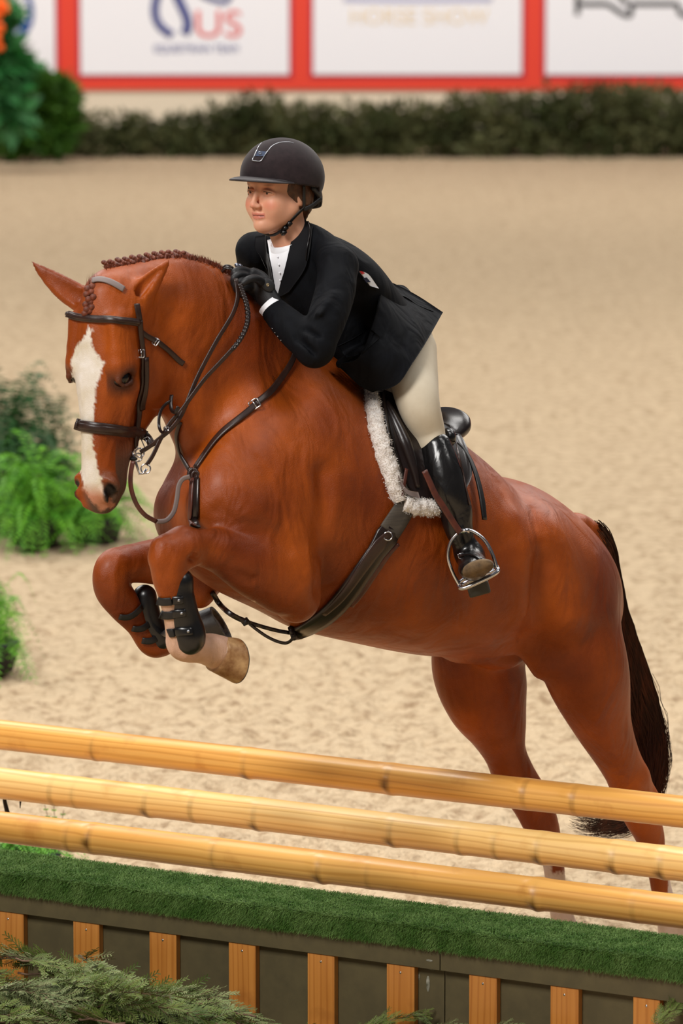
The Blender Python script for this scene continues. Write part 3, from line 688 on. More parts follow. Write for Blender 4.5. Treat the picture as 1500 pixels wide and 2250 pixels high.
# dock
F.chain(HR([(1235,1165,0,24,30),(1264,1152,-.02,26,28),(1296,1178,-.03,30,32),(1318,1225,-.03,26,28),(1328,1300,-.02,14,16)]), .03)
# ---- muscle relief on near side
def onlat(u, v, lat): return M(u, v, lat)
F.chain(HR([(560,905,.12,30,24),(520,1000,.15,34,22),(475,1120,.15,40,26)]), .10)
F.chain(HR([(480,1118,.235,7,16),(540,1158,.285,7,16),(600,1165,.30,7,16),(648,1205,.31,7,14)]), .03, cut=True)   # crease above forearm
F.chain(HR([(712,1040,.262,10,14),(722,1180,.285,12,14),(705,1290,.275,14,14)]), .05, cut=True)   # behind triceps
F.chain(HR([(420,1228,.285,5,12),(500,1258,.292,6,12),(560,1276,.285,5,10)]), .02, cut=True)   # forearm groove
F.chain(HR([(1110,1150,.235,20,12),(1150,1240,.262,18,12),(1160,1330,.262,18,12),(1162,1410,.235,16,10)]), .06)  # flank ridge
F.chain(HR([(1195,1250,.285,12,12),(1190,1340,.285,14,12),(1184,1420,.262,12,12)]), .09, cut=True)
F.chain(HR([(1180,1180,.18,18,14),(1225,1260,.225,20,14),(1245,1350,.235,20,14)]), .10)
# ---- head
F.chain(HH([(0,.10,.09,.062,.075),(0,.10,.02,.078,.09),(0,.085,-.06,.084,.082),(0,.075,-.13,.078,.072),(0,.066,-.20,.062,.062),(0,.058,-.28,.050,.055),(0,.055,-.35,.047,.053),(0,.058,-.41,.050,.054),(0,.062,-.44,.046,.046)]), .04, wide=hl)
F.chain(HH([(0,.235,-.03,.060,.135),(0,.250,-.12,.060,.122),(0,.200,-.20,.048,.090),(0,.15,-.28,.040,.060),(0,.120,-.345,.036,.045),(0,.108,-.41,.034,.036)]), .04, wide=hl)
F.ell(Hd(0, .15, .05), (.065, .11, .10), .05, HAX)
for s in (1, -1):
    F.ell(Hd(.054*s, .235, -.09), (.034, .125, .125), .03, HAX)              # jowl plate
    F.ell(Hd(.072*s, .060, -.085), (.030, .045, .036), .03, HAX)             # brow
    F.chain(HH([(.066*s,.045,.03,.018,.03),(.072*s,.05,-.04,.018,.03)]), .03, wide=hl)
    F.chain(HH([(.074*s,.10,-.15,.012,.014),(.062*s,.10,-.20,.010,.012),(.050*s,.095,-.25,.008,.010)]), .04, wide=hl)   # facial crest
    F.ell(Hd(.082*s, .054, -.118), (.018, .024, .018), .008, HAX, cut=True)
    F.chain(HH([(.082*s,.028,-.122,.006,.006),(.091*s,.040,-.101,.007,.007),(.094*s,.062,-.096,.007,.007),(.090*s,.082,-.108,.006,.006)]), .012, wide=hl)  # upper lid
    F.chain(HH([(.082*s,.028,-.126,.005,.005),(.089*s,.044,-.140,.006,.005),(.090*s,.076,-.132,.005,.005)]), .012, wide=hl)                     # lower lid
    F.ell(Hd(.048*s, .035, -.415), (.024, .030, .038), .02, HAX)             # nostril wing
    F.chain(HH([(.052*s,.012,-.402,.014,.012),(.060*s,.028,-.424,.015,.014),(.052*s,.042,-.446,.013,.010)]), .012, cut=True, wide=hl)
    # ears
    e = ([(.050,.115,.035,.036,.030),(.064,.125,.075,.038,.024),(.092,.160,.125,.030,.016),(.112,.195,.168,.012,.007),(.117,.204,.182,.003,.003)] if s > 0 else
         [(-.048,.10,.04,.036,.030),(-.078,.09,.070,.036,.022),(-.128,.065,.106,.032,.014),(-.178,.045,.146,.017,.008),(-.207,.035,.172,.003,.003)])
    F.chain(HH(e), .02, wide=(.3, 0, 1.0))
    g = ([(.075,.118,.09,.016,.010),(.098,.148,.135,.013,.008),(.110,.175,.158,.005,.004)] if s > 0 else
         [(-.078,.075,.080,.018,.010),(-.125,.050,.112,.016,.008),(-.165,.034,.138,.007,.005)])
    F.chain(HH(g), .008, wide=(.3, 0, 1.0), cut=True)
F.chain(HR([(384,696,.135,9,14),(399,750,.138,10,16),(403,815,.132,11,16),(398,868,.115,10,16)]), .045, cut=True)
F.chain(HH([(-.03,.030,-.462,.006,.006),(.02,.05,-.470,.006,.006)]), .02, wide=hl)
F.chain(HH([(.060,.05,-.43,.004,.004),(.056,.075,-.41,.004,.004),(.052,.095,-.37,.004,.005),(.050,.10,-.34,.004,.005)]), .010, wide=hl, cut=True)  # mouth line
F.chain(HH([(-.060,.05,-.43,.004,.004),(-.056,.075,-.41,.004,.004),(-.052,.095,-.37,.004,.005)]), .010, wide=hl, cut=True)
hV, hF = F.mesh(3); del F
horse = empty('horse', ground(900, 2200), 'chestnut horse with a white blaze and braided mane jumping over the wooden poles', 'horse')
body = adopt(mesh_np('body', hV, hF, coat_m), horse)
hbvh = BVHTree.FromPolygons(hV.tolist(), hF.tolist())
# coat colours
uvp = proj(hV); n1 = hashn(hV, 9, 1); n2 = hashn(hV, 60, 2); n3 = hashn(hV, 220, 3)
C = np.tile(np.array(lin((164, 76, 10))), (len(hV), 1))
n0 = hashn(hV, 4, 8); dark = np.clip((n0*.6+n1*.4-.42)*2.6, 0, 1)[:, None]
C = C*(0.86+.2*n1+.08*n3)[:, None]
C = C*(1-dark)+C*np.array([.48, .38, .34])*dark
loc = (hV-HO)@HAX.T     # head coordinates
ishead = (loc[:, 2] < .3) & (loc[:, 2] > -.55) & (loc[:, 1] < .36) & (np.abs(loc[:, 0]) < .13) & (uvp[:, 0] < 330) & (hV[:,1] < HO[1]+.30)
def mixc(mask, col):
    global C
    m = np.clip(mask, 0, 1)[:, None]; C = C*(1-m)+np.array(lin(col))*m
fz = (n2-.5)*5+(n3-.5)*7
blaze = [(193,716),(203,722),(198,742),(207,772),(228,796),(222,822),(212,842),(208,880),(205,925),(203,960),(209,1000),(218,1035),(224,1062),(232,1085),(247,1110),(225,1118),(202,1096),(186,1072),(178,1040),(171,1000),(169,960),(171,925),(168,880),(161,838),(157,800),(161,776),(176,750),(188,735)]
front = ishead & (loc[:, 1] < .075)
# dark grey muzzle and eye surround
mixc(np.where(ishead, np.clip((-.36-loc[:, 2]+(n2-.5)*.04)/.06, 0, 1)*np.clip((loc[:, 0]+.03)/.03, 0, 1)*.9, 0), (88, 74, 68))
mixc(np.where(ishead & (loc[:, 1] > .06), np.clip((-.27-loc[:, 2])/.08, 0, 1)*.8, 0), (100, 84, 76))
ed = np.sqrt((loc[:, 1]-.052)**2+(loc[:, 2]+.125)**2); mixc(np.where(ishead & (np.abs(loc[:, 0]) > .05), np.clip((.055-ed)/.03, 0, 1)*.85, 0), (48, 28, 22))
mixc(np.where(front, np.clip(.5-(sd_poly(uvp, blaze)+fz)/3, 0, 1), 0), (244, 238, 234))
mixc(np.where(front, np.clip((-.395-loc[:, 2])/.04, 0, 1)*np.clip(.5-(sd_poly(uvp, blaze)-4+fz)/4, 0, 1), 0), (214, 150, 130))
for s in (1, -1):
    nd = np.sqrt(((loc[:, 0]-.055*s)/.018)**2+((loc[:, 1]-.026)/.021)**2+((loc[:, 2]+.425)/.03)**2); mixc(np.where(ishead, np.clip((1.15-nd)/.3, 0, 1), 0), (26, 18, 16))
# socks
lat = (hV-P0)@HL
nf = (lat > .1) & (uvp[:, 0] < 560) & (uvp[:, 1] > 1270) & (uvp[:, 0] > 320)
mixc(np.where(nf, np.clip((uvp[:, 1]-(1318)+fz)/6, 0, 1), 0), (226, 186, 168))
nh = (lat > .03) & (uvp[:, 0] > 1380) & (uvp[:, 1] > 1880)
mixc(np.where(nh, np.clip((np.maximum(uvp[:, 1]-1962, (uvp[:, 0]-1466)*3)+fz)/6, 0, 1), 0), (226, 204, 196))
fh = (lat < .0) & (uvp[:, 0] < 1300) & (uvp[:, 0] > 1150) & (uvp[:, 1] > 1860)
mixc(np.where(fh, np.clip((np.maximum(uvp[:, 1]-1915, (1212-uvp[:, 0])*3)+fz)/6, 0, 1), 0), (226, 204, 196))
color_attr(body, C)
# eyes, hooves, mane, tail
eye_m = mat('dark_eye', (10, 7, 6), .10, spec=.5)
for s in (1, -1):
    a = Acc(); a.add(*ball_vf(Hd(.068*s, .054, -.119), .026, HAX, 24, 14)); a.build('eye', eye_m, horse)
def hoof(p_cor, p_toe, up, r0, r1, name='hoof', m=hoof_m, sole=sole_m, flat=.86):
    """wall from the coronet centre to the ground surface; up = front direction of the hoof"""
    p0, p1 = np.array(p_cor), np.array(p_toe); ax = nrm(p1-p0); f = nrm(np.array(up)-(np.array(up)@ax)*ax); b = np.cross(ax, f); V = []; n = 32; rows = 7
    L = np.linalg.norm(p1-p0)
    for j in range(rows):
        t = j/(rows-1); r = r0+(r1-r0)*t
        for i in range(n):
            q = 2*math.pi*i/n; c, sn = math.cos(q), math.sin(q)
            slant = L*(.62+.38*(c*.5+.5)); cc = c*(1.0 if c > 0 else flat)
            V.append(p0+ax*slant*t*1.0+f*(cc*r+t*.010*0)+b*sn*r*.92)
    Fc = [(j*n+i, j*n+(i+1) % n, (j+1)*n+(i+1) % n, (j+1)*n+i) for j in range(rows-1) for i in range(n)]
    a = Acc(); a.add(V, Fc+[tuple(range(n))[::-1]]); o = a.build(name, m, horse)
    a = Acc(); base = [np.array(v) for v in V[-n:]]; c = sum(base)/n-ax*.008
    ring2 = [c+(v-sum(base)/n)*.72 for v in base]; ring1 = [v+ax*.003 for v in base]; ring15 = [c+(v-sum(base)/n)*.84+ax*.010 for v in base]
    a.add(base+ring1+ring15+ring2+[c], [(k*n+i, k*n+(i+1) % n, (k+1)*n+(i+1) % n, (k+1)*n+i) for k in range(3) for i in range(n)]+[(3*n+i, 3*n+(i+1) % n, 4*n) for i in range(n)])
    s_ = a.build('sole', sole, o, smooth=False); s_.parent = o; s_.matrix_parent_inverse = Matrix.Identity(4)
    return o
pnf = M(474, 1433, .22); hoof(pnf, M(528, 1450, .215)+np.array([0, -.01, 0]), M(470, 1500, .22)-M(470, 1440, .22)+HL*.01, .052, .063)
hoof(M(428, 1382, -.22), M(478, 1362, -.20)+HL*.04, M(440, 1430, -.2)-M(440, 1380, -.2), .048, .058, m=hoof_d)
hoof(M(1450, 2108, .145), M(1440, 2150, .145), HF, .050, .062)
hoof(M(1224, 2098, -.14), M(1214, 2140, -.14), HF, .050, .062)
# plaited mane
crest = [(236,598),(250,586),(266,578),(282,570),(298,564),(314,559),(330,555),(346,552),(362,550),(378,549),(394,550),(410,553)]
def top_of_neck(u, v):
    for dv in range(-30, 60, 2):
        d = ray(u, v+dv); h = hbvh.ray_cast(Vector(CO), Vector(nrm(d)))
        if h[0] is not None: return np.array(h[0]), np.array(h[1])
    return None
rr = random.Random(4)
for i, (u, v) in enumerate(crest):
    q = top_of_neck(u, v)
    if q is None: continue
    p = q[0]+np.array([0, .012, .004]); a = Acc()
    for k in range(5):
        t = k/4; c = p+np.array([(-.010+.020*t), 0, .009-.004*t])+np.array([rr.gauss(0, .001), rr.gauss(0, .002), -.006*t]); a.add(*ball_vf(c, (.0075, .009, .0065), nu=10, nv=7))
    for k in range(4):
        t = k/3; a.add(*ball_vf(p+np.array([.004*t, -.010-.008*t, -.004-.009*t]), (.0065, .008, .006), nu=10, nv=7))
    a.build('mane_braid', mane_m, horse)
a = Acc()   # short roached hair along the crest
for k in range(2600):
    t = rr.random(); u = 232+t*300; v = np.interp(u, [232,260,300,380,440,500,540], [606,584,566,552,565,600,640])
    q = top_of_neck(u, v)
    if q is None: continue
    p = q[0]+np.array([0, rr.uniform(-.012, .03), -.004]); d = nrm([rr.gauss(-.3, .35), rr.gauss(-.2, .3), 1]); L = rr.uniform(.010, .022)*(1.0 if u > 420 else .8); b = nrm(np.cross(d, [0, 1, 0]))*.0012
    a.add([p-b, p+b, p+d*L*.6+b*.7, p+d*L], [(0, 1, 2, 3)])
a.build('mane', mane_m, horse, smooth=False)
a = Acc()   # forelock plait lying on the forehead
fl = []
for (u, v) in [(198,632),(196,644),(200,655),(194,666),(196,677),(192,686)]:
    d = ray(u, v); h = hbvh.ray_cast(Vector(CO), Vector(nrm(d)))
    if h[0] is not None: fl.append(np.array(h[0]))
for i, p in enumerate(fl):
    for s in (1, -1): a.add(*ball_vf(p+np.array([.006*s, -.004, .003*s]), (.010, .007, .009), nu=12, nv=8))
a.build('forelock_braid', mane_m, horse)
a = Acc()
for k in range(60):
    p = fl[0]+np.array([rr.gauss(.01, .008), .01, .0]); d = nrm([rr.gauss(.15, .2), 0, 1]); L = rr.uniform(.02, .045); b = np.array([.0008, 0, 0]); a.add([p-b, p+b, p+d*L], [(0, 1, 2)])
a.build('forelock_wisps', mane_m, horse, smooth=False)
# tail
tl = [(1250,1150,.01),(1290,1150,-.0),(1322,1195,-.02),(1336,1260,-.04),(1348,1340,-.05),(1372,1430,-.05),(1398,1520,-.04),(1418,1600,-.03),(1424,1680,-.02),(1408,1750,-.03),(1375,1790,-.05),(1310,1800,-.06),(1262,1790,-.06)]
wdt = [.012,.030,.036,.036,.040,.048,.054,.056,.054,.050,.048,.046,.040]
TP = catmull([np.append(M(u, v, l), w) for (u, v, l), w in zip(tl, wdt)], 6)
def tail_strands(n, i0, i1, wid, jit, seed, spread=1.0):
    r = np.random.default_rng(seed); a = Acc()
    for k in range(n):
        s0 = r.integers(i0[0], i0[1]); s1 = min(len(TP)-1, r.integers(i1[0], i1[1])); idx = np.arange(s0, s1+1)
        if len(idx) < 4: continue
        ang = r.uniform(0, 2*math.pi); rad = math.sqrt(r.uniform(.05, 1)); P = []
        for j in idx[::2]:
            T = nrm(TP[min(j+1, len(TP)-1), :3]-TP[max(j-1, 0), :3]); A = nrm(np.cross(T, [.3, 1, .2])); B = np.cross(T, A); w = TP[j, 3]*spread*(1+ .35*max(0, (j-s1+6)/6))
            aa = ang+.5*math.sin(j*.12+k); P.append(TP[j, :3]+A*w*rad*math.cos(aa)+B*w*rad*math.sin(aa)+r.normal(0, jit, 3))
        P = catmull(P, 2); V = []
        for i, p in enumerate(P):
            t = i/(len(P)-1); b = nrm(np.cross(P[min(i+1, len(P)-1)]-P[max(0, i-1)], [0.2, 1, 0]))*wid*(1-.8*t**3); V += [p-b, p+b]
        a.add(V, [(2*i, 2*i+1, 2*i+3, 2*i+2) for i in range(len(P)-1)])
    return a
ta = tail_strands(1500, (8, 26), (46, 72), .0013, .0014, 3)
tb = tail_strands(260, (30, 50), (62, 72), .0006, .003, 4, 1.25)
ta.V, ta.F = ta.V, ta.F
cv, cf = tube_vf(TP[10:64, :3], TP[10:64, 3]*np.interp(np.arange(54), [0, 12, 44, 53], [.3, .75, .7, .2]), 14); o_ = len(ta.V)
tail = ta.build('tail', hair_m, horse); adopt(tb.build('loose_tail_hair', hair_m), tail); tc_ = Acc().add(cv, cf).build('tail_core', hair_m); adopt(tc_, tail)
for t_ in tail.children: t_.matrix_parent_inverse = Matrix.Identity(4)
def horse_part(acc, name, m): return acc.build(name, m, horse)
# ---------------------------------------------------------------- tack
TOC = -nrm(ray(600, 1000))     # towards the camera
def hit(u, v, bvh=None):
    d = Vector(nrm(ray(u, v))); h = (bvh or hbvh).ray_cast(Vector(CO), d)
    return (None, None) if h[0] is None else (np.array(h[0]), np.array(h[1]))
def S(u, v, off=0.0, bvh=None, fall=None):
    """point seen at (u,v), off metres in front of the horse's surface"""
    h, n = hit(u, v, bvh); d = nrm(ray(u, v))
    if h is None:
        for r_ in range(4, 90, 4):
            for k in range(16):
                h, n = hit(u+r_*math.cos(k*math.pi/8), v+r_*math.sin(k*math.pi/8), bvh)
                if h is not None: return pt(u, v, h[1]-off)
        return fall
    return h-d*off
def run(pts, off=.006, bvh=None, sub=5, sm=2):
    """pixels (u,v) laid on the surface, or (point, normal) in the world"""
    P = []; N = []; i = 0
    segs = []; cur = []
    for p in pts:
        if isinstance(p[0], (int, float)): cur.append(p)
        else:
            if cur: segs.append(cur); cur = []
            segs.append(p)
    if cur: segs.append(cur)
    for s_ in segs:
        if isinstance(s_, list):
            q = catmull(s_, sub) if len(s_) > 1 else np.array(s_, float)
            for (u, v) in q:
                h, n = hit(u, v, bvh)
                if h is not None: P.append(h+(n if off < .02 else -nrm(ray(u, v)))*off); N.append(n)
                else:
                    h = S(u, v, off, bvh)
                    if h is not None: P.append(h); N.append(TOC)
        else: P.append(np.array(s_[0], float)); N.append(np.array(s_[1], float))
    P = np.array(P); N = np.array(N)
    for _ in range(sm):
        if len(P) > 4: P[1:-1] = (P[:-2]+2*P[1:-1]+P[2:])/4
        N[1:-1] = (N[:-2]+N[1:-1]+N[2:])/3
    return P, N
def strap(name, pts, wpx, thick, m, parent, off=.006, bvh=None, pad=False, acc=None, sub=5, sm=2):
    P, N = run(pts, off, bvh, sub, sm); k = P[:, 1].mean()/FPX
    w = np.interp(np.linspace(0, 1, len(P)), np.linspace(0, 1, len(np.atleast_1d(wpx))), np.atleast_1d(wpx))*k
    a = acc or Acc(); a.add(*ribbon_vf(P, N, w, thick))
    if pad: a.add(*ribbon_vf(P+N*thick*.5, N, w*.55, thick*1.3))
    if acc is None: return a.build(name, m, parent)
bridle = empty('bridle', Hd(0, .1, -.1), 'dark brown leather bridle with reins on the horse head', 'bridle')
strap('crown_piece', [(205,619),(218,616),(236,619),(254,627),(270,637)], 15, .005, leather_grey, bridle, .006)
strap('crown_piece', [(298,668),(301,685),(304,704)], 15, .005, leather, bridle, .006)
strap('browband', [(153,693),(165,696),(200,700),(240,703),(275,706),(303,708)], 17, .006, leather, bridle, .007, pad=True)
ck = strap('cheek_piece', [(304,704),(306,740),(311,780),(311,820),(308,860),(303,905),(297,950),(294,982)], 15, .005, leather, bridle, .007)
strap('cheek_piece', [(315,784),(316,830),(313,870),(309,897)], 13, .004, leather, bridle, .012)
strap('throat_latch', [(306,728),(322,740),(340,749),(354,759),(375,777),(392,792),(402,798)], 13, .005, leather, bridle, .006)
strap('noseband', [(166,931),(176,934),(200,938),(240,943),(278,947),(300,950),(316,956)], 26, .006, leather, bridle, .007, pad=True)
strap('noseband_end', [(303,952),(318,957),(329,968),(335,980)], [22, 20, 17, 14], .006, leather, bridle, .008)
def buckle(c, w, h, parent, ax=0.0, name='buckle', t=.0016, n=TOC):
    ux = np.array([math.cos(ax), 0, math.sin(ax)]); uz = np.cross(ux, n); P = [c+ux*a*w/2+uz*b*h/2 for a, b in [(-1, -1), (1, -1), (1, 1), (-1, 1), (-1, -1)]]
    Q = []
    for a, b in zip(P[:-1], P[1:]): Q += [a*(1-t_)+b*t_ for t_ in (.1, .5, .9)]
    Q.append(Q[0]); a = Acc(); a.add(*tube_vf(Q, t, 6)); a.add(*tube_vf([(P[0]+P[1])/2, (P[2]+P[3])/2], t*.8, 6)); return a.build(name, steel, parent)
buckle(S(310, 777, .014), .016, .020, bridle); buckle(S(342, 751, .013), .014, .018, bridle, -.6)
bk = Hd(.035, .13, -.31); kk = HO[1]/FPX
B0 = S(300, 990, .012)
def bp(u, v, dy=0.0):                # a point of the bit assembly, in one plane beside the mouth
    d = ray(u, v); return CO+d*((B0[1]+dy)/d[1])
buckle(bp(322, 972, .02), .020, .026, bridle, .4)
bit = Acc()
bit.add(*ring_vf(bp(307, 995), 10*kk, 1.9*kk, [.3, -1, 0]))
bit.add(*tube_vf(catmull([bp(281, 981), bp(277, 988), bp(282, 995), bp(292, 994), bp(297, 985), bp(303, 982)], 6), 2.1*kk, 8))
bit.add(*tube_vf([bp(289, 992), bp(294, 1004), bp(300, 1022), bp(306, 1042), bp(315, 1040), bp(322, 1030)], 3.0*kk, 8))
bit.add(*ring_vf(bp(303, 1005), 9*kk, 1.9*kk, [.2, -1, 0])); bit.add(*ring_vf(bp(320, 1030), 10.5*kk, 1.7*kk, [0, -1, .1]))
bit.add(*tube_vf([bp(295, 1003, -.004), bp(288, 1004, .05)], 3*kk, 8))
bit.build('bit', steel, bridle)
a = Acc(); a.add(*ball_vf(bp(293, 1008, -.005), (.011, .008, .006))); a.build('bit_guard', rubber, bridle)
# reins
HAND = M(522, 628, .11)
def rein_pts(px, y0, y1, off=.010):
    out = []; L = np.cumsum([0]+[math.dist(a, b) for a, b in zip(px[:-1], px[1:])]); q = catmull(px, 5)
    Lq = np.concatenate([[0], np.cumsum(np.linalg.norm(np.diff(q, axis=0), axis=1))]); Lq /= Lq[-1]
    for (u, v), t in zip(q, Lq):
        Y = y0+(y1-y0)*t; h, n = hit(u, v)
        if h is not None and v > 640: Y = min(Y, h[1]-off)
        out.append(pt(u, v, Y))
    P = np.array(out)
    for _ in range(12): P[1:-1, 1] = np.minimum(P[1:-1, 1], (P[:-2, 1]+P[2:, 1])/2)+0*P[1:-1, 1]
    return P
rein = Acc()
PA = rein_pts([(308,994),(330,980),(350,964),(372,946),(390,925),(404,900),(434,828),(474,752),(496,716),(512,688),(521,660),(522,638),(518,612)], B0[1], HAND[1]-.03)
PB = rein_pts([(322,1022),(336,1000),(350,970),(364,945),(378,924),(396,905),(420,872),(450,832),(478,802),(504,774),(524,750),(538,724),(544,698),(541,668),(533,645),(526,625)], B0[1], HAND[1]-.04)
def rbn(P, w, t, m, name, parent, lean=0):
    N = np.tile(TOC, (len(P), 1)); T = np.gradient(P, axis=0)
    N = np.array([nrm(TOC+nrm(np.cross(t_, TOC))*.45) for t_ in T]); a = Acc(); a.add(*ribbon_vf(P, N, w, t)); return a.build(name, m, parent)
rbn(PA, .0125, .0045, leather, 'rein', bridle)
rb = rbn(PB[:50], .012, .0045, leather, 'rein', bridle)
a = Acc(); Pb = PB[46:]; 
for s_ in (0, math.pi):
    T = np.gradient(Pb, axis=0); Q = []
    for i, p in enumerate(catmull(Pb, 4)):
        ph = i*.55+s_; Q.append(p+.0035*(math.cos(ph)*np.array([1, 0, 0])+math.sin(ph)*np.array([0, 0, 1])*.6))
    a.add(*tube_vf(Q, .0045, 8))
a.build('rein_braided_grip', leather_dark, bridle)
rbn(catmull([bp(364,947,-.05), bp(356,950,-.03), bp(350,940,-.01), bp(349,920,.0), bp(354,901,.01), bp(364,888,.02), bp(374,882,.03)], 5), .009, .004, leather_dark, 'rein_loop', bridle)
rbn(catmull([bp(377,868,.04), bp(375,884,.03), bp(377,900,.02), bp(385,906,.01), bp(392,893,.01)], 5), .011, .005, leather_dark, 'rein_loop', bridle)
buckle(PA[20]+np.array([-.03, -.01, -.02]), .012, .010, bridle)
# standing martingale and breastplate
bpl = empty('breastplate', M(425, 1040, .05), 'brown leather breastplate and martingale round the horse shoulders and chest', 'breastplate')
strap('shoulder_strap', [(646,776),(634,803),(616,830),(592,862),(560,888)], 15, .005, leather, bpl, .006)
strap('shoulder_strap', [(566,884),(545,905),(520,926),(492,950),(470,975),(450,1003),(432,1030)], [15, 16, 18, 15], .006, leather, bpl, .007)
h, n = hit(559, 888); buckle(h-TOC*-.012, .026, .024, bpl, .6, t=.002)
strap('shoulder_strap', [(397,925),(390,955),(395,985),(405,1010),(420,1036)], 10, .005, leather, bpl, .006)
c = S(424, 1043, .012); a = Acc(); a.add(*ring_vf(c, .015, .0055, TOC, squash=.75)); a.add(*ring_vf(c+np.array([.006, -.004, -.004]), .013, .005, TOC, squash=.7)); a.build('ring_stopper', leather, bpl)
strap('chest_strap', [(432,1052),(431,1085),(430,1120),(428,1160)], 24, .006, leather_dark, bpl, .006); strap('chest_strap', [(428,1054),(426,1085),(424,1120),(422,1160)], 12, .006, leather_red, bpl, .011)
pA = Hd(.02, .125, -.35); c0 = S(421, 1046, .02)
mp_ = []
def mpt(u, v, t): return pt(u, v, pA[1]+(c0[1]-pA[1])*t)
P1 = catmull([mpt(293,1010,0), mpt(288,1040,.0), mpt(289,1070,.05), mpt(300,1103,.15), mpt(319,1128,.3), mpt(345,1143,.5)], 6)
P2 = catmull([mpt(345,1143,.5), mpt(366,1140,.62), mpt(382,1122,.74), mpt(389,1095,.82), mpt(393,1066,.9), mpt(402,1050,.96), mpt(418,1044,1)], 6)
P1[:, 1] -= .03; P2[:, 1] -= .03
rbn(P1, .0135, .005, leather_red, 'martingale_strap', bpl); rbn(P2, .0135, .005, leather_grey, 'martingale_strap', bpl)
strap('belly_strap', [(463,1300),(478,1322),(498,1343),(520,1357),(542,1366)], 12, .006, leather_dark, bpl, .006)
strap('belly_strap', [(542,1366),(566,1374),(590,1381),(615,1387),(640,1391)], 9, .005, leather_dark, bpl, .006)
yb = S(560, 1368, .01)[1]
P = catmull([pt(545,1368,yb), pt(562,1382,yb), pt(585,1398,yb), pt(608,1409,yb), pt(628,1413,yb), pt(641,1405,yb-.01), pt(643,1393,yb-.01)], 6)
rbn(P, .009, .0045, leather_dark, 'strap_loop', bpl)
a = Acc(); c = S(539, 1366, .008); a.add(*ball_vf(c, (.012, .008, .010))); a.add(*ring_vf(c, .009, .004, [1, 0, -.3])); a.build('keeper', rubber, bpl)
# ---- saddle
saddle = empty('saddle', M(930, 950, 0), 'dark brown leather jumping saddle under the rider, with girth and stirrup', 'saddle')
Fs = Field(M(960, 1120, .45)-np.array([.55, .35, .1]), M(960, 860, 0)+np.array([.45, .55, .15]), .005)
Fs.chain(HR([(845,872,0,30,60),(895,925,0,26,85),(940,948,0,26,96),(972,934,0,34,86),(985,922,0,28,70)]), .03)
Fs.chain(HR([(900,975,.13,32,34),(945,985,.13,30,36),(980,985,.13,30,34)]), .02)
Fs.chain(HR([(900,975,-.13,32,34),(945,985,-.13,30,36),(970,985,-.13,30,34)]), .02)
sV, sF = Fs.mesh(3); adopt(mesh_np('seat', sV, sF, leather_dark), saddle); sbvh = BVHTree.FromPolygons(sV.tolist(), sF.tolist())
def sheet(name, rows, thick, m, parent, off=.02, bvh=None, sub=6, smooth=3, pf=None):
    """rows of pixel points laid off metres outside the surface (or 3-D points through pf)"""
    G = []
    for r_ in rows: G.append([np.array(p, float) for p in r_])
    G = np.array(G)                       # rows x cols x k
    a1 = np.array([catmull(G[i], sub) for i in range(G.shape[0])]); a2 = np.array([catmull(a1[:, j], sub) for j in range(a1.shape[1])]).transpose(1, 0, 2)
    nr, nc = a2.shape[:2]; W = np.zeros((nr, nc, 3)); bad = np.zeros((nr, nc), bool)
    for i in range(nr):
        for j in range(nc):
            p = a2[i, j]
            if pf: W[i, j] = pf(*p)
            else:
                h, n = hit(p[0], p[1], bvh)
                if h is None: bad[i, j] = True; W[i, j] = np.nan
                else: W[i, j] = h+nrm(n*.4+TOC*.6)*off
    if bad.any():
        good = W[~bad]; md = np.median(good[:, 1])
        for i in range(nr):
            for j in range(nc):
                if bad[i, j]:
                    # take the depth of the nearest good neighbour
                    best = min(((abs(i-a)+abs(j-b), W[a, b, 1]) for a in range(nr) for b in range(nc) if not bad[a, b]), key=lambda t: t[0])
                    W[i, j] = pt(a2[i, j][0], a2[i, j][1], best[1])
    for _ in range(smooth):
        Z = W.copy(); Z[1:-1, 1:-1] = (W[:-2, 1:-1]+W[2:, 1:-1]+W[1:-1, :-2]+W[1:-1, 2:]+2*W[1:-1, 1:-1])/6; W = Z
    du = np.gradient(W, axis=0); dv = np.gradient(W, axis=1); Nn = np.cross(du, dv); Nn /= np.linalg.norm(Nn, axis=2)[..., None]+1e-9
    if (Nn.reshape(-1, 3)@TOC).mean() < 0: Nn = -Nn
    V = np.vstack([W.reshape(-1, 3), (W-Nn*thick).reshape(-1, 3)]); n = nr*nc; Fc = []
    for i in range(nr-1):
        for j in range(nc-1):
            q = [i*nc+j, i*nc+j+1, (i+1)*nc+j+1, (i+1)*nc+j]; Fc.append(tuple(q)); Fc.append(tuple(x+n for x in q[::-1]))
    bd = [j for j in range(nc)]+[i*nc+nc-1 for i in range(1, nr)]+[(nr-1)*nc+j for j in range(nc-2, -1, -1)]+[i*nc for i in range(nr-2, 0, -1)]
    for a_, b_ in zip(bd, bd[1:]+bd[:1]): Fc.append((a_, b_, b_+n, a_+n))
    o = Acc().add(V, Fc).build(name, m, parent); return o
sheet('flap', [[(838,862),(880,880),(930,915),(990,945)],[(846,920),(885,935),(940,960),(1008,968)],[(860,975),(895,985),(955,1005),(1022,1000)],[(878,1030),(905,1042),(960,1055),(1030,1045)],[(893,1072),(915,1092),(960,1110),(1012,1088)]], .006, leather_dark, saddle, .024)
P, N = run([(846,884),(862,914),(879,950),(896,992),(910,1035),(918,1072)], .030, sm=3); a = Acc(); a.add(*tube_vf(P, np.array([np.interp(i, [0, len(P)*.5, len(P)-1], [.012, .019, .007]) for i in range(len(P))]), 14)); a.build('knee_roll', leather_dark, saddle)
P, N = run([(836,868),(842,905),(850,950),(862,1000)], .034, sm=3); a = Acc(); a.add(*tube_vf(P, np.array([np.interp(i, [0, len(P)-1], [.012, .006]) for i in range(len(P))]), 12)); a.build('flap_roll', leather_dark, saddle)
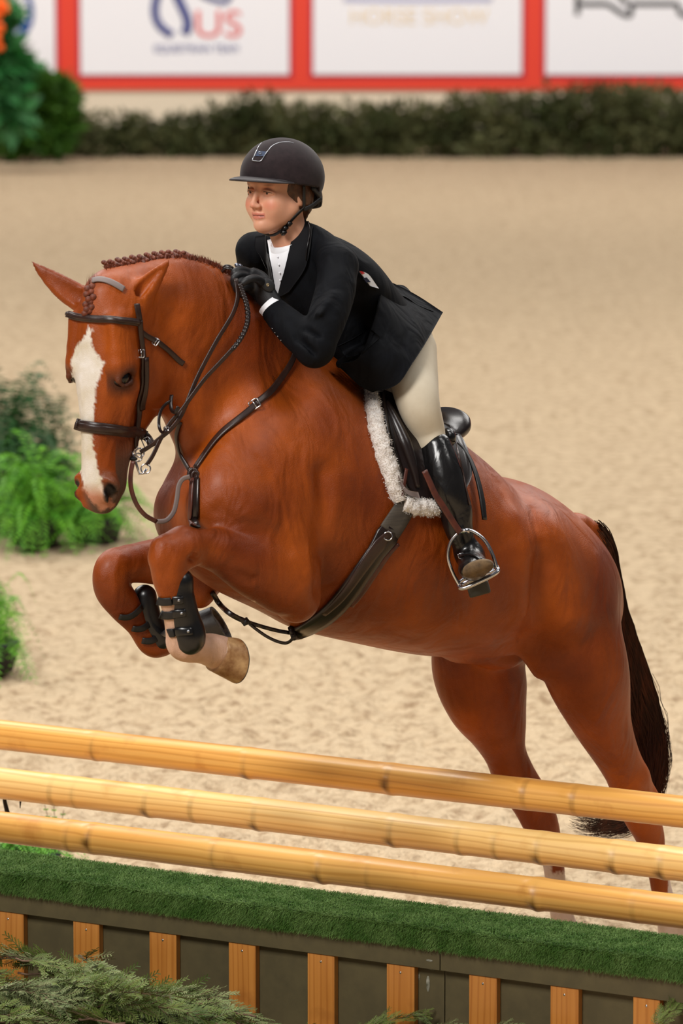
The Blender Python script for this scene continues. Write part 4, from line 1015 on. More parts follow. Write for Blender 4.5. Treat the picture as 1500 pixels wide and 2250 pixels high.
strap('billet_strap', [(893,1030),(888,1062),(884,1090)], 9, .004, leather_red, saddle, .034)
gir = Acc()
strap('girth', [(896,1092),(888,1108),(876,1128),(862,1150),(850,1168)], [46, 54, 58, 58], .010, mat('girth_elastic', (74, 66, 56), .7, rgb2=(54, 48, 42), nscale=12, stretch=(1, 1, 8)), saddle, .012)
g_ = strap('girth', [(856,1160),(845,1178),(822,1212),(796,1250),(768,1290),(738,1328),(704,1358),(668,1380),(640,1392)], [52, 62, 50, 52, 54, 54, 52, 44, 34], .014, leather_dark, saddle, .010)
strap('girth_panel', [(858,1168),(838,1192),(815,1222),(790,1258),(765,1294),(738,1325),(710,1350)], [16, 34, 30, 24, 22, 16], .008, leather, g_, .022).matrix_parent_inverse = Matrix.Translation(saddle.location).inverted() @ saddle.matrix_world.inverted() if False else Matrix.Identity(4)
strap('girth_edge', [(872,1194),(850,1216),(820,1258),(792,1300),(770,1328)], [8, 14, 16, 10], .008, leather_red, saddle, .008)
c = S(852, 1178, .030); a = Acc(); a.add(*ring_vf(c, .0115, .0018, TOC)); a.build('girth_ring', steel, saddle)
# fleece pad
fleece = mat('white_fleece', (240, 234, 228), .95, rgb2=(214, 204, 196), nscale=60, bump=(200, .8, .006), sheen=.3)
pad = empty('saddle_pad', M(860, 980, .1), 'white fleece saddle pad showing in front of and below the saddle flap', 'saddle pad')
def fluffy(P, rad, name, parent, n=5000, seed=1, hl_=.006):
    V, Fc = tube_vf(catmull(P, 3), np.interp(np.linspace(0, 1, (len(P)-1)*3+1), np.linspace(0, 1, len(rad)), rad), 20); V = np.array(V)
    ctr = V.mean(0); N_ = hashn(V, 95, seed)-.5; c_ = np.repeat(catmull(P, 3), 20, 0); V = V+(V-c_)*N_[:, None]*.38
    o = Acc().add(V, Fc).build(name, fleece, parent); a = Acc(); r_ = np.random.default_rng(seed); idx = r_.integers(0, len(V), n)
    for i in idx:
        d = nrm(V[i]-c_[i]+r_.normal(0, .006, 3)); p = V[i]+r_.normal(0, .002, 3); b = nrm(np.cross(d, r_.normal(0, 1, 3)))*.0009; a.add([p-b, p+b, p+d*hl_*r_.uniform(.3, 1)], [(0, 1, 2)])
    f = a.build('fleece_fibres', fleece, o, smooth=False); f['kind'] = 'stuff'; f.matrix_parent_inverse = Matrix.Identity(4); return o
P, N = run([(811,852),(811,890),(817,925),(828,965),(842,1010),(856,1050),(868,1085),(874,1100)], .010, sm=3); fluffy(P, [.015, .021, .023, .024, .023, .021, .015], 'fleece_roll', pad)
P, N = run([(880,1105),(905,1112),(930,1116),(955,1112),(985,1100)], .012, sm=3); fluffy(P, [.022, .024, .024, .024, .02], 'fleece_edge', pad, 2500, 2)
sheet('pad_body', [[(812,850),(900,870),(990,960)],[(830,980),(930,1000),(1020,1010)],[(872,1098),(935,1122),(1005,1095)]], .010, fleece, pad, .010)
sheet('pad_tab', [[(866,1046),(872,1066)],[(885,1075),(886,1086)],[(910,1082),(915,1096)]], .003, leather_grey, pad, .038)
# ---------------------------------------------------------------- rider
skin = mat('skin', (255, 255, 255), .48, attr=True, sss=.35, bump=(260, .08, .001), spec=.4)
navy_c = mat('dark_navy_wool', (7, 9, 15), .8, rgb2=(5, 6, 10), nscale=40, bump=(500, .35, .0008), spec=.16)
velvet = mat('dark_collar_velvet', (13, 13, 17), .8, sheen=.08, spec=.2)
shirt_m = mat('white_shirt', (238, 238, 242), .6, bump=(40, .1, .003)); breech_m = mat('beige_breeches', (200, 188, 166), .7, rgb2=(194, 181, 158), nscale=20, bump=(700, .15, .0008), sheen=.1)
hair_b = mat('brown_hair', (96, 58, 32), .5, rgb2=(60, 34, 20), nscale=140, stretch=(1, 1, .3)); glove_m = mat('black_glove', (19, 18, 21), .55, bump=(300, .35, .001))
helm_m = mat('helmet_suede', (42, 32, 34), .85, rgb2=(34, 26, 28), nscale=60, bump=(900, .3, .0005), sheen=.15, spec=.2); helm_d = mat('helmet_visor_leather', (40, 34, 36), .55); silver = mat('silver_trim', (170, 172, 178), .3, 1.0)
person = empty('person', M(880, 860, 0), 'rider in black helmet, navy jacket and beige breeches crouched over the horse neck', 'person')
FY = R(47.0); ff = np.array([-math.cos(FY), -math.sin(FY), 0]); fl_ = np.array([math.sin(FY), -math.cos(FY), 0])
chin_d = M(625, 520, 0)[1]
FO = pt(563, 421, chin_d-.075); FAX = np.array([fl_, -ff, [0, 0, 1.0]])
def Fd(x, y, z): return FO+fl_*x-ff*y+np.array([0, 0, 1.0])*z
def FH(rows): return [[*Fd(a, b, c), rw, rn] for (a, b, c, rw, rn) in rows]
Fb = Field(M(520, 560, .0)-np.array([.12, .45, .42]), M(690, 400, 0)+np.array([.40, .42, .16]), .0028)
Fb.ell(Fd(0, .098, .045), (.074, .094, .085), .02, FAX)
Fb.chain(FH([(0,.058,.045,.054,.050),(0,.054,.00,.055,.046),(0,.052,-.04,.050,.042),(0,.046,-.075,.036,.036),(0,.040,-.086,.026,.028)]), .02, wide=fl_)
Fb.chain(FH([(-.050,.085,-.045,.020,.022),(-.032,.055,-.078,.013,.015),(0,.024,-.095,.012,.013),(.032,.055,-.078,.013,.015),(.050,.085,-.045,.020,.022)]), .025)
Fb.ell(Fd(0, .016, -.090), (.017, .014, .014), .015, FAX)
Fb.chain(FH([(-.040,.022,.020,.010,.010),(-.018,.011,.022,.010,.009),(0,.010,.022,.010,.009),(.018,.011,.022,.010,.009),(.040,.022,.020,.010,.010)]), .015)
for s in (1, -1):
    Fb.ell(Fd(.032*s, .026, -.036), (.023, .019, .023), .025, FAX)
    Fb.ell(Fd(.037*s, .054, -.048), (.016, .032, .032), .03, FAX)
    Fb.ell(Fd(.031*s, .008, .000), (.017, .010, .0095), .012, FAX, cut=True)
    Fb.ell(Fd(.031*s, .0225, -.001), (.0150, .0125, .0125), .004, FAX)
    Fb.chain(FH([(.015*s,.0125,-.001,.0026,.0026),(.023*s,.0078,.0030,.0040,.0040),(.033*s,.0072,.0036,.0042,.0042),(.042*s,.0125,.0010,.0030,.0034),(.048*s,.020,-.004,.002,.002)]), .005)
    Fb.chain(FH([(.016*s,.0135,-.004,.0020,.0020),(.026*s,.0100,-.0080,.0022,.0022),(.036*s,.0110,-.0078,.0022,.0022),(.045*s,.0175,-.004,.002,.002)]), .006)
    Fb.ell(Fd(.0115*s, -.004, -.0385), (.0075, .009, .0065), .006, FAX)
    Fb.ell(Fd(.0065*s, -.007, -.0455), (.0032, .0055, .0035), .003, FAX, cut=True)
    Fb.ell(Fd(.073*s, .100, -.012), (.008, .017, .029), .008, FAX); Fb.ell(Fd(.080*s, .096, -.008), (.005, .009, .016), .005, FAX, cut=True)
Fb.chain(FH([(0,.010,.014,.0075,.008),(0,.002,-.004,.0068,.009),(0,-.008,-.024,.0068,.008),(0,-.0125,-.034,.0080,.0078)]), .010, wide=fl_)
Fb.ell(Fd(0, -.0125, -.0355), (.0085, .0080, .0070), .006, FAX)
Fb.chain(FH([(0,.002,-.045,.006,.006),(0,.003,-.056,.007,.006)]), .008, wide=fl_)
Fb.chain(FH([(-.023,.0125,-.0625,.003,.0035),(-.009,.0025,-.0600,.0040,.0045),(0,.0012,-.0608,.004,.0045),(.009,.0025,-.0600,.0040,.0045),(.023,.0125,-.0625,.003,.0035)]), .005)
Fb.chain(FH([(-.020,.0120,-.0672,.003,.0035),(-.008,.0040,-.0705,.005,.0052),(.008,.0040,-.0705,.005,.0052),(.020,.0120,-.0672,.003,.0035)]), .005)
Fb.chain(FH([(-.021,.0085,-.0645,.0016,.0016),(0,-.005,-.0648,.0022,.0018),(.021,.0085,-.0645,.0016,.0016)]), .002, cut=True)
# neck and the body under the clothes
NB = M(652, 545, 0)
Fb.chain([[*Fd(0, .100, -.02), .052, .055], [*Fd(.0, .112, -.085), .050, .052], [*((Fd(0, .12, -.12)+NB)/2), .052, .052], [*NB, .045, .042]], .02)
Fb.chain(HR([(655,560,0,30,40),(695,590,0,45,95),(745,635,0,48,80)]), .03)
bV, bF = Fb.mesh(2); del Fb
pb = adopt(mesh_np('body', bV, bF, skin), person); pbvh = BVHTree.FromPolygons(bV.tolist(), bF.tolist())
L_ = (bV-FO)@FAX.T; n1 = hashn(bV, 60, 3); n2 = hashn(bV, 400, 4)
C = np.tile(np.array(lin((222, 164, 134))), (len(bV), 1))*(.95+.08*n1+.04*n2)[:, None]
def fmix(m, col):
    global C
    m = np.clip(m, 0, 1)[:, None]; C = C*(1-m)+np.array(lin(col))*m
for s in (1, -1):
    d = np.linalg.norm((L_-np.array([.038*s, .02, -.036]))/np.array([.026, .03, .020]), axis=1); fmix((1-d)*.9, (206, 106, 84))
    d = np.linalg.norm((L_-np.array([.031*s, .012, .018]))/np.array([.020, .012, .0042]), axis=1); fmix((1.1-d)*1.2, (128, 84, 60))
    d = np.linalg.norm((L_-np.array([.031*s, .010, -.009]))/np.array([.018, .012, .006]), axis=1); fmix((1-d)*.5, (178, 108, 92))
d = np.linalg.norm((L_-np.array([0, -.016, -.036]))/np.array([.016, .012, .010]), axis=1); fmix((1-d)*.7, (222, 128, 104))
lip = (np.abs(L_[:, 0]) < .024) & (L_[:, 1] < .018) & (L_[:, 2] < -.0575+.06*np.abs(L_[:, 0])*0) & (L_[:, 2] > -.0755+.22*np.abs(L_[:, 0]))
fmix(np.where(lip, .75, 0), (200, 112, 98)); fmix(np.where((np.abs(L_[:, 0]) < .021) & (L_[:, 1] < .016) & (np.abs(L_[:, 2]+.0648) < .0016), .9, 0), (92, 36, 34))
C[:, :] = np.clip(C, 0, 1); color_attr(pb, C)
eyew = mat('eye_white', (222, 214, 208), .25); iris = mat('brown_iris', (58, 36, 24), .1, coat=.6, coatr=.05); lash = mat('eyelash', (40, 24, 18), .6)
for s in (1, -1):
    a = Acc(); a.add(*ball_vf(Fd(.031*s, .0200, -.0012), .0122, FAX, 20, 12)); e = a.build('eye', eyew, person)
    a = Acc(); gz = nrm(-FAX[1]*1.0-fl_*.25*0+np.array([0, 0, -.32])); c = Fd(.031*s, .0200, -.0012)+gz*.0079; a.add(*ball_vf(c, .0058, FAX, 16, 10)); i_ = a.build('iris', iris, e); i_.matrix_parent_inverse = Matrix.Identity(4)
    P = catmull([Fd(.0160*s, .0100, -.0010), Fd(.024*s, .0042, .0002), Fd(.033*s, .0036, .0004), Fd(.042*s, .0095, -.0012), Fd(.048*s, .0170, -.005)], 5); a = Acc(); a.add(*tube_vf(P, .0009, 6)); a.build('eyelashes', lash, person)
# hair
Fh = Field(Fd(0, .1, 0)-np.array([.16, .16, .12]), Fd(0, .1, 0)+np.array([.16, .16, .12]), .003)
Fh.ell(Fd(0, .112, .02), (.082, .090, .075), .01, FAX); Fh.ell(Fd(.062, .118, -.018), (.022, .034, .036), .02, FAX); Fh.ell(Fd(-.062, .118, -.018), (.022, .034, .036), .02, FAX)
Fh.ell(Fd(0, .165, -.045), (.045, .025, .038), .02, FAX); Fh.chain(FH([(.0,.17,-.06,.020,.016),(.02,.165,-.085,.008,.006),(.02,.172,-.100,.002,.002)]), .01)
Fh.ell(Fd(0, .02, .02), (.069, .052, .115), .01, FAX, cut=True)
v_, f_ = Fh.mesh(1); v_ = v_+((v_-Fd(0, .1, 0))*(hashn(v_*np.array([1, 1, .35]), 260, 2)-.5)[:, None]*.03); ho = adopt(mesh_np('hair', v_, f_, hair_b), person)
# helmet
Fx = Field(Fd(0, .1, .04)-np.array([.2, .2, .16]), Fd(0, .1, .04)+np.array([.2, .2, .16]), .0032)
Fx.ell(Fd(0, .096, .043), (.101, .119, .098), 0, FAX); Fx.ell(Fd(0, .112, .024), (.096, .100, .085), .04, FAX)
sl = tuple(slice(0, n) for n in Fx.n); X, Y, Z = Fx.xyz(sl)
g1 = (X-FO[0])*np.float32(-ff[0])+(Y-FO[1])*np.float32(-ff[1]); gz_ = Z-np.float32(FO[2]); gx_ = (X-FO[0])*np.float32(fl_[0])+(Y-FO[1])*np.float32(fl_[1])
h_ = (.030-.15*g1-gz_)+0*X; h_ = np.where(g1 > .14, h_-(g1-.14)*2.0, h_)
Fx.a = np.maximum(Fx.a, np.asarray(h_, np.float32)); Fx.ell(Fd(0, .10, .012), (.082, .102, .085), .004, FAX, cut=True)
xV, xF = Fx.mesh(1); helmet = adopt(mesh_np('helmet', xV, xF, helm_m), person); xbvh = BVHTree.FromPolygons(xV.tolist(), xF.tolist())
def hpart(o, par=None): o.parent = par or helmet; o.matrix_parent_inverse = Matrix.Identity(4); return o
# visor: curved brim swept round the front
V = []; na = 40; prof = [(0, 0), (.3, -.001), (.62, -.004), (.9, -.009), (1, -.0125), (.97, -.0160), (.6, -.011), (.3, -.008), (0, -.008)]
for i in range(na+1):
    t = -1.18+2.36*i/na; L0 = .046*max(0, math.cos(t*1.25))**.7+.003
    for (q, dz) in prof:
        rr_ = .0995+.012*abs(math.sin(t))**2*0; x = (rr_)*math.sin(t)*(1+q*L0/.105*.55); y = .096-(.117)*math.cos(t)-q*L0*math.cos(t*.9)
        z = .038-.15*y+dz*(L0/.046)-.004*math.sin(t)**2
        V.append(Fd(x, y, z))
k = len(prof); Fc = [(i*k+j, i*k+(j+1) % k, (i+1)*k+(j+1) % k, (i+1)*k+j) for i in range(na) for j in range(k)]+[tuple(range(k)), tuple(na*k+j for j in range(k))[::-1]]
hpart(Acc().add(V, Fc).build('visor', helm_d))
# rim band
P = [Fd(.1005*math.sin(t), .096-.1185*math.cos(t), .034-.15*(.096-.1185*math.cos(t))) for t in np.linspace(-2.1, 2.1, 50)]
hpart(Acc().add(*tube_vf(P, .0035, 8, flat=1.4)).build('rim', helm_d))
# back cradle and straps
P = catmull([Fd(.090, .125, .015), Fd(.082, .160, -.010), Fd(.062, .186, -.032), Fd(.033, .198, -.040), Fd(0, .202, -.042), Fd(-.033, .198, -.040), Fd(-.062, .186, -.032), Fd(-.082, .160, -.010), Fd(-.090, .125, .015)], 6)
Nn = np.array([nrm(p-Fd(0, .11, -.02)) for p in P]); hpart(Acc().add(*ribbon_vf(P, Nn, .030, .010)).build('neck_cradle', rubber))
def hs(name, pts, wpx, thick, m, off, bv, sub=5): return hpart(strap(name, pts, wpx, thick, m, None, off, bv, sub=sub))
P = catmull([Fd(-.066, .040, .03), Fd(-.064, .036, -.005), Fd(-.061, .038, -.035), Fd(-.054, .040, -.070), Fd(-.040, .044, -.100), Fd(-.010, .044, -.118), Fd(.015, .050, -.119), Fd(.036, .062, -.105), Fd(.055, .078, -.080), Fd(.070, .094, -.058), Fd(.079, .104, -.046)], 5)
Nn = np.array([nrm((p-Fd(0, .075, -.02))*np.array([1, 1, .5])) for p in P]); hpart(Acc().add(*ribbon_vf(P, Nn, .012, .003)).build('chin_strap', rubber))
P = catmull([Fd(.079, .104, -.046), Fd(.084, .098, -.02), Fd(.088, .094, .018)], 6); Nn = np.tile(fl_, (len(P), 1)); hpart(Acc().add(*ribbon_vf(P, Nn, .010, .003)).build('chin_strap', rubber))
P = catmull([Fd(.078, .104, -.050), Fd(.085, .130, -.040), Fd(.090, .160, -.022)], 6); hpart(Acc().add(*ribbon_vf(P, np.tile(fl_, (len(P), 1)), .012, .004)).build('chin_strap', rubber))
a = Acc(); c = Fd(.046, .064, -.100)
for (dx, dz) in [(0, 0), (.010, .012), (-.004, -.012)]: a.add(*box_vf(c+fl_*dx*.8-ff*dx*.7+np.array([0, 0, dz]), (.013, .010, .012), [nrm(fl_*.8+np.array([0, 0, .7])), nrm(np.cross(fl_*.8+np.array([0, 0, .7]), -ff)), -ff]))
hpart(a.build('strap_buckle', mat('black_plastic', (12, 12, 13), .35)))
# badge and trim lines
def on(bv, u, v, off): return S(u, v, off, bv)
bl_ = [(555,353),(558,344),(562,333),(566,329)]; br_ = [(587,333),(582,342),(575,353),(571,355)]
a = Acc(); Pq = [on(xbvh, u, v, .002) for (u, v) in [(565,329),(561,336),(557,346),(554,352),(562,354),(572,354),(578,347),(583,339),(588,332)]]; a.add(*tube_vf(catmull(Pq, 3), .0016, 8)); hpart(a.build('badge_frame', silver))
a = Acc(); Pq = [on(xbvh, u, v, .003) for (u, v) in [(566,331),(586,333),(580,343),(560,343)]]; a.add(Pq, [(0, 1, 2, 3)]); q_ = [p-nrm(ray(570, 340))*-.004 for p in Pq]; hpart(a.build('badge', mat('badge_gunmetal', (34, 40, 54), .15, 1.0), smooth=False))
a = Acc(); c = on(xbvh, 571, 336, .0045); a.add(*ring_vf(c, .0035, .0008, TOC)); hpart(a.build('badge_emblem', silver))
for pts in ([(588,332),(596,322),(608,315),(622,312),(636,312),(646,315)], [(565,328),(569,320),(575,313)]):
    Pq = [on(xbvh, u, v, .0008) for (u, v) in pts]; hpart(Acc().add(*tube_vf(catmull(Pq, 4), .0011, 6)).build('trim_line', silver))
# ---- jacket
Fj = Field(M(520, 560, -.28)*np.array([1,0,1])+np.array([-.16, 13.2, -.52]), M(960, 480, .1)*np.array([1,0,1])+np.array([.16, 14.8, .08]), .0048)
Fj.chain(HR([(645,545,0,30,66),(690,575,0,66,112),(740,618,0,82,122),(790,672,0,82,108),(832,722,0,78,98),(862,768,0,60,95)]), .02)
Fj.chain(HR([(560,548,-.155,34,34),(610,532,-.09,30,32),(665,520,0,30,34),(715,548,.10,36,34),(742,580,.165,40,36)]), .03)
Fj.chain(HR([(742,585,.170,46,40),(736,640,.215,47,42),(716,705,.250,44,42),(694,758,.265,41,40)]), .03)
Fj.chain(HR([(640,580,.0,46,62),(668,635,.0,58,78),(712,700,0,66,84),(765,765,0,62,92),(800,800,0,44,90)]), .03)
Fj.ell(M(690, 768, .265), (.050, .045, .050), .02)
Fj.chain(HR([(693,762,.262,42,38),(665,742,.225,42,37),(634,714,.180,38,35),(606,686,.130,31,30)]), .012)
Fj.chain(HR([(556,552,-.16,36,36),(556,600,-.20,34,34),(575,660,-.23,36,36),(600,700,-.21,34,34)]), .03); Fj.chain(HR([(600,700,-.21,32,32),(570,670,-.14,28,28),(548,640,-.06,24,24)]), .01)
# folds of cloth
for (pts, am, c_) in [([(770,600,.17,6,10),(752,660,.225,6,10),(735,715,.262,5,8)], .02, True), ([(700,560,.17,5,8),(690,620,.20,5,8)], .02, True), ([(668,722,.262,4,8),(700,738,.300,4,8)], .015, True), ([(655,742,.255,4,8),(690,775,.300,4,8)], .015, True), ([(640,700,.225,4,8),(655,735,.255,4,8)], .015, True),
                     ([(790,640,.15,6,10),(800,700,.19,6,10)], .03, True), ([(745,800,.14,8,12),(790,770,.18,8,12),(830,760,.17,8,10)], .03, False), ([(700,690,.285,5,8),(725,650,.258,5,8)], .02, False)]:
    Fj.chain(HR(pts), am, cut=c_)
jV, jF = Fj.mesh(2); del Fj
jacket = adopt(mesh_np('jacket', jV, jF, navy_c), person); jb = BVHTree.FromPolygons(jV.tolist(), jF.tolist())
def jpart(o, par=None): o.parent = par or jacket; o.matrix_parent_inverse = Matrix.Identity(4); return o
def skirt(name, rows, par=None): return jpart(sheet(name, rows, .005, navy_c, None, pf=M, sub=8, smooth=1))
skirt('skirt_panel', [[(826,606,.0),(836,648,.150),(815,725,.195),(785,788,.200),(738,800,.14)],
                      [(868,624,.0),(880,690,.165),(862,755,.225),(832,805,.235),(765,825,.17)],
                      [(918,650,.0),(920,715,.170),(895,775,.240),(862,825,.250),(790,848,.18)],
                      [(973,686,.03),(938,748,.185),(906,798,.255),(872,845,.255),(818,862,.19)]])
skirt('vent_flap', [[(815,612,-.06),(835,622,.0),(850,640,.05)],[(850,625,-.10),(872,634,.0),(890,652,.06)],[(888,628,-.10),(905,650,.0),(918,670,.06)],[(912,655,-.10),(935,672,.0),(952,684,.05)]])
skirt('skirt_panel', [[(800,640,-.06),(800,700,-.15),(775,770,-.17),(735,790,-.12)],[(850,665,-.08),(855,740,-.2),(830,800,-.22),(790,830,-.15)],[(880,690,-.08),(880,750,-.2),(850,820,-.22),(815,845,-.15)]])
# shirt, collar, lapels
def patch(name, rows, m, par, off, thick=.003, sub=6, bv=None): return jpart(sheet(name, rows, thick, m, None, off, bv or jb, sub=sub, smooth=2), par)
sh = adopt(patch('shirt', [[(588,528),(612,520),(652,500)],[(592,550),(614,548),(645,540)],[(596,590),(612,590),(630,590)],[(600,628),(608,630),(616,632)],[(604,648),(608,650),(612,650)]], shirt_m, None, .004), person)
cn = []
Pc = [Fd(.0, .10, -.09)]
ctr = (Fd(0, .115, -.10)+NB)/2+np.array([0, 0, -.012]); ax_t = nrm(NB-Fd(0, .10, -.05))
ux_ = nrm(np.cross(ax_t, [0, 1, 0])); uy_ = np.cross(ax_t, ux_); V = []; n = 40
for (h, rr_) in [(-.010, .0585), (-.010, .0555), (.045, .060), (.045, .070), (.010, .0625)]:
    for i in range(n):
        t = 2*math.pi*i/n; V.append(ctr+ax_t*h+ux_*rr_*math.cos(t)+uy_*rr_*math.sin(t))
Fc = [(j*n+i, ((j+1) % 5)*n+i, ((j+1) % 5)*n+(i+1) % n, j*n+(i+1) % n) for j in range(5) for i in range(n)]
co = Acc().add(V, Fc).build('collar', shirt_m); co.parent = sh; co.matrix_parent_inverse = Matrix.Identity(4)
for (u, v) in [(600,548),(602,565),(604,582),(606,600),(607,616)]:
    h, n_ = hit(u+8, v, jb)
    if h is not None:
        a = Acc(); a.add(*ball_vf(h+TOC*.010, (.0028, .0015, .0028), nu=10, nv=6)); b_ = a.build('shirt_button', shirt_m); b_.parent = sh; b_.matrix_parent_inverse = Matrix.Identity(4)
patch('lapel', [[(650,492),(668,482),(686,500)],[(640,535),(658,532),(682,545)],[(628,585),(655,575),(676,572)],[(618,622),(640,615),(664,600)],[(612,650),(622,648),(636,640)]], velvet, None, .009)
patch('lapel', [[(562,522),(574,520),(584,518)],[(560,545),(574,550),(588,548)],[(572,562),(582,570),(594,572)],[(584,590),(592,598),(600,604)],[(598,630),(602,636),(606,640)]], velvet, None, .009)
jpart(Acc().add(*tube_vf(run([(678,496),(684,512),(683,535),(679,556),(674,570)], .013, jb)[0], .0016, 6)).build('collar_piping', black_leather))
cv_ = []; cf_ = []
for o_ in [jacket]+list(jacket.children):
    if o_.name.startswith(('jacket', 'skirt')):
        b_ = len(cv_); cv_ += [tuple(v.co) for v in o_.data.vertices]; cf_ += [tuple(i+b_ for i in p.vertices) for p in o_.data.polygons]
jb2 = BVHTree.FromPolygons(cv_, cf_)
patch('pocket_flap', [[(742,760),(775,744),(811,721)],[(752,774),(788,760),(824,732)],[(762,786),(797,774),(834,742)]], navy_c, None, .004, bv=jb2)
add_relief(navy_c, 9.0, .03, .5)
cl_w = mat('number_cloth_white', (235, 238, 245), .6)
nc = patch('number_cloth', [[(788,596),(798,598)],[(800,612),(810,606)],[(812,628),(830,634)]], cl_w, None, .008)
patch('number_cloth_print', [[(788,596),(794,597)],[(793,603),(799,601)]], mat('number_red', (200, 40, 44), .6), nc, .011); patch('number_cloth_print', [[(796,612),(803,610)],[(803,620),(812,620)]], mat('number_navy', (24, 30, 60), .6), nc, .011)
for (u, v) in [(598,722),(604,731),(610,739),(617,748)]:
    h, n_ = hit(u, v, jb)
    if h is not None: a = Acc(); a.add(*ball_vf(h+TOC*.002, .0018, nu=8, nv=6)); jpart(a.build('cuff_button', silver))
# shirt cuff and gloves
cw = M(606, 686, .130); cd = nrm(M(578, 655, .095)-cw)
V = []; n = 30; u1 = nrm(np.cross(cd, [0, 0, 1])); u2 = np.cross(cd, u1)
for (h, rr_) in [(-.01, .0335), (.030, .0335), (.030, .030), (-.01, .030)]:
    for i in range(n): t = 2*math.pi*i/n; V.append(cw+cd*h+u1*rr_*math.cos(t)+u2*rr_*math.sin(t))
Fc = [(j*n+i, ((j+1) % 4)*n+i, ((j+1) % 4)*n+(i+1) % n, j*n+(i+1) % n) for j in range(4) for i in range(n)]
adopt(Acc().add(V, Fc).build('shirt_cuff', shirt_m), person)
def hand(name, wrist, palm, knuck, fingers, thumb, m=glove_m):
    Fg = Field(np.array(palm)-.13, np.array(palm)+.13, .0022)
    Fg.chain([[*wrist, .029, .024], [*((np.array(wrist)+palm)/2), .033, .022], [*palm, .038, .020], [*knuck, .036, .015]], .008, wide=(.3, -.3, 1.0))
    for f in fingers: Fg.chain([[*p, r_, r_] for p, r_ in zip(f, np.linspace(.0100, .0082, len(f)))], .004)
    Fg.chain([[*p, r_, r_] for p, r_ in zip(thumb, np.linspace(.0125, .0090, len(thumb)))], .007)
    v_, f_ = Fg.mesh(1); return adopt(mesh_np(name, v_, f_, m), person)
q = lambda u, v, lat: M(u, v, lat)
gl = hand('glove', q(598,668,.118), q(566,625,.085), q(545,612,.075),
     [[q(548,597,.080),q(528,592,.085),q(515,598,.085),q(514,611,.075),q(520,618,.06)],
      [q(550,608,.085),q(528,603,.094),q(514,611,.095),q(514,624,.085),q(521,630,.07)],
      [q(552,620,.085),q(532,616,.097),q(519,624,.098),q(520,637,.088),q(527,641,.075)],
      [q(556,632,.080),q(540,631,.092),q(529,638,.092),q(530,648,.084),q(536,651,.072)]],
     [q(578,622,.110),q(562,612,.125),q(546,614,.128),q(534,622,.122)])
gl2 = hand('glove', q(585,650,-.05), q(560,628,-.03), q(540,615,-.02),
     [[q(545,602,-.02),q(524,596,-.01),q(514,604,.0),q(516,614,.01)],
      [q(547,614,-.02),q(526,609,-.01),q(515,617,.0),q(518,627,.01)],
      [q(550,626,-.02),q(530,622,-.01),q(520,630,.0),q(523,640,.01)],
      [q(552,638,-.02),q(536,635,-.01),q(528,642,.0),q(531,650,.01)]],
     [q(560,612,-.01),q(545,603,.01),q(534,602,.02)])
h, n_ = M(588, 626, .14), TOC
a = Acc(); c = S(588, 626, .004, BVHTree.FromPolygons([tuple(v.co+Vector((0, 0, 0))) for v in gl.data.vertices], [tuple(p.vertices) for p in gl.data.polygons]))
if c is None: c = M(588, 626, .13)
ux_ = nrm(np.array([.75, 0, -.65])); a.add(*ball_vf(c, (.022, .017, .005), [ux_, nrm(np.cross(ux_, TOC)), TOC], 24, 10)); o = a.build('cuff_patch', rubber); o.parent = gl; o.matrix_parent_inverse = Matrix.Identity(4)
a = Acc(); a.add(*ring_vf(c+TOC*.0055, .0035, .0007, TOC)); a.add(*ring_vf(c+TOC*.0055, .0015, .0006, TOC)); o = a.build('cuff_emblem', mat('pale_gold_metal', (190, 170, 130), .3, .9)); o.parent = gl; o.matrix_parent_inverse = Matrix.Identity(4)
a = Acc(); a.add(*ball_vf(M(524, 584, .06), (.012, .007, .007), [nrm([1, 0, -.35]), [0, 1, 0], nrm([.35, 0, 1])])); cr = a.build('crop_knob', mat('gunmetal', (120, 124, 138), .22, .9)); cr.name = 'riding_crop'; 
a = Acc(); a.add(*tube_vf([M(530, 587, .06), M(560, 602, .05), M(588, 618, .03)], .004, 8)); o = a.build('handle', rubber); o.parent = cr; tag(cr, 'riding crop with a rounded grey metal knob above the gloved hand', 'riding crop')
for dv, lt in ((0, .06), (5, .075)):
    P = catmull([M(516, 596+dv, lt), M(508, 587+dv, lt), M(497, 584+dv, lt-.01), M(489, 590+dv, lt-.02), M(484, 600+dv, lt-.03)], 5); rbn(P, .008, .004, leather_dark, 'rein_loop', bridle)
# ---- breeches and boots
def SB(u, v, off): return S(u, v, off)
Fk = Field(M(900, 1000, .45)-np.array([.32, .42, .15]), M(940, 640, -.1)+np.array([.35, .35, .1]), .0048)
kne = SB(958, 985, .075)
def rowp(p, rn, rw): k_ = p[1]/FPX; return [*p, rw*k_, rn*k_]
Fk.chain(HR([(880,710,0,50,70),(882,765,0,58,92),(870,800,0,50,80)]), .03)
Fk.chain([rowp(M(900, 765, .10), 64, 56), rowp(M(908, 832, .17), 58, 52), rowp(M(920, 890, .23), 47, 46), rowp(SB(939, 945, .070), 37, 40), rowp(SB(949, 975, .056), 30, 33), rowp(SB(958, 1000, .050), 24, 26)], .03)
Fk.chain([rowp(M(898, 770, -.10), 60, 60), rowp(M(880, 850, -.2), 55, 55), rowp(M(870, 950, -.30), 45, 45)], .03)
kV, kF = Fk.mesh(2); br = adopt(mesh_np('breeches', kV, kF, breech_m), person)
Fo = Field(SB(1040, 1250, .1)-np.array([.26, .2, .16]), SB(980, 1000, 0)+np.array([.2, .25, .14]), .0038)
bt = [(955,984,.055,34,42),(970,1030,.053,40,44),(984,1080,.050,42,42),(1000,1120,.046,37,38),(1006,1155,.044,33,32),(1017,1190,.044,27,27),(1025,1215,.046,27,28)]
Fo.chain([rowp(SB(u, v, o_), rn, rw) for (u, v, o_, rn, rw) in bt], .01)
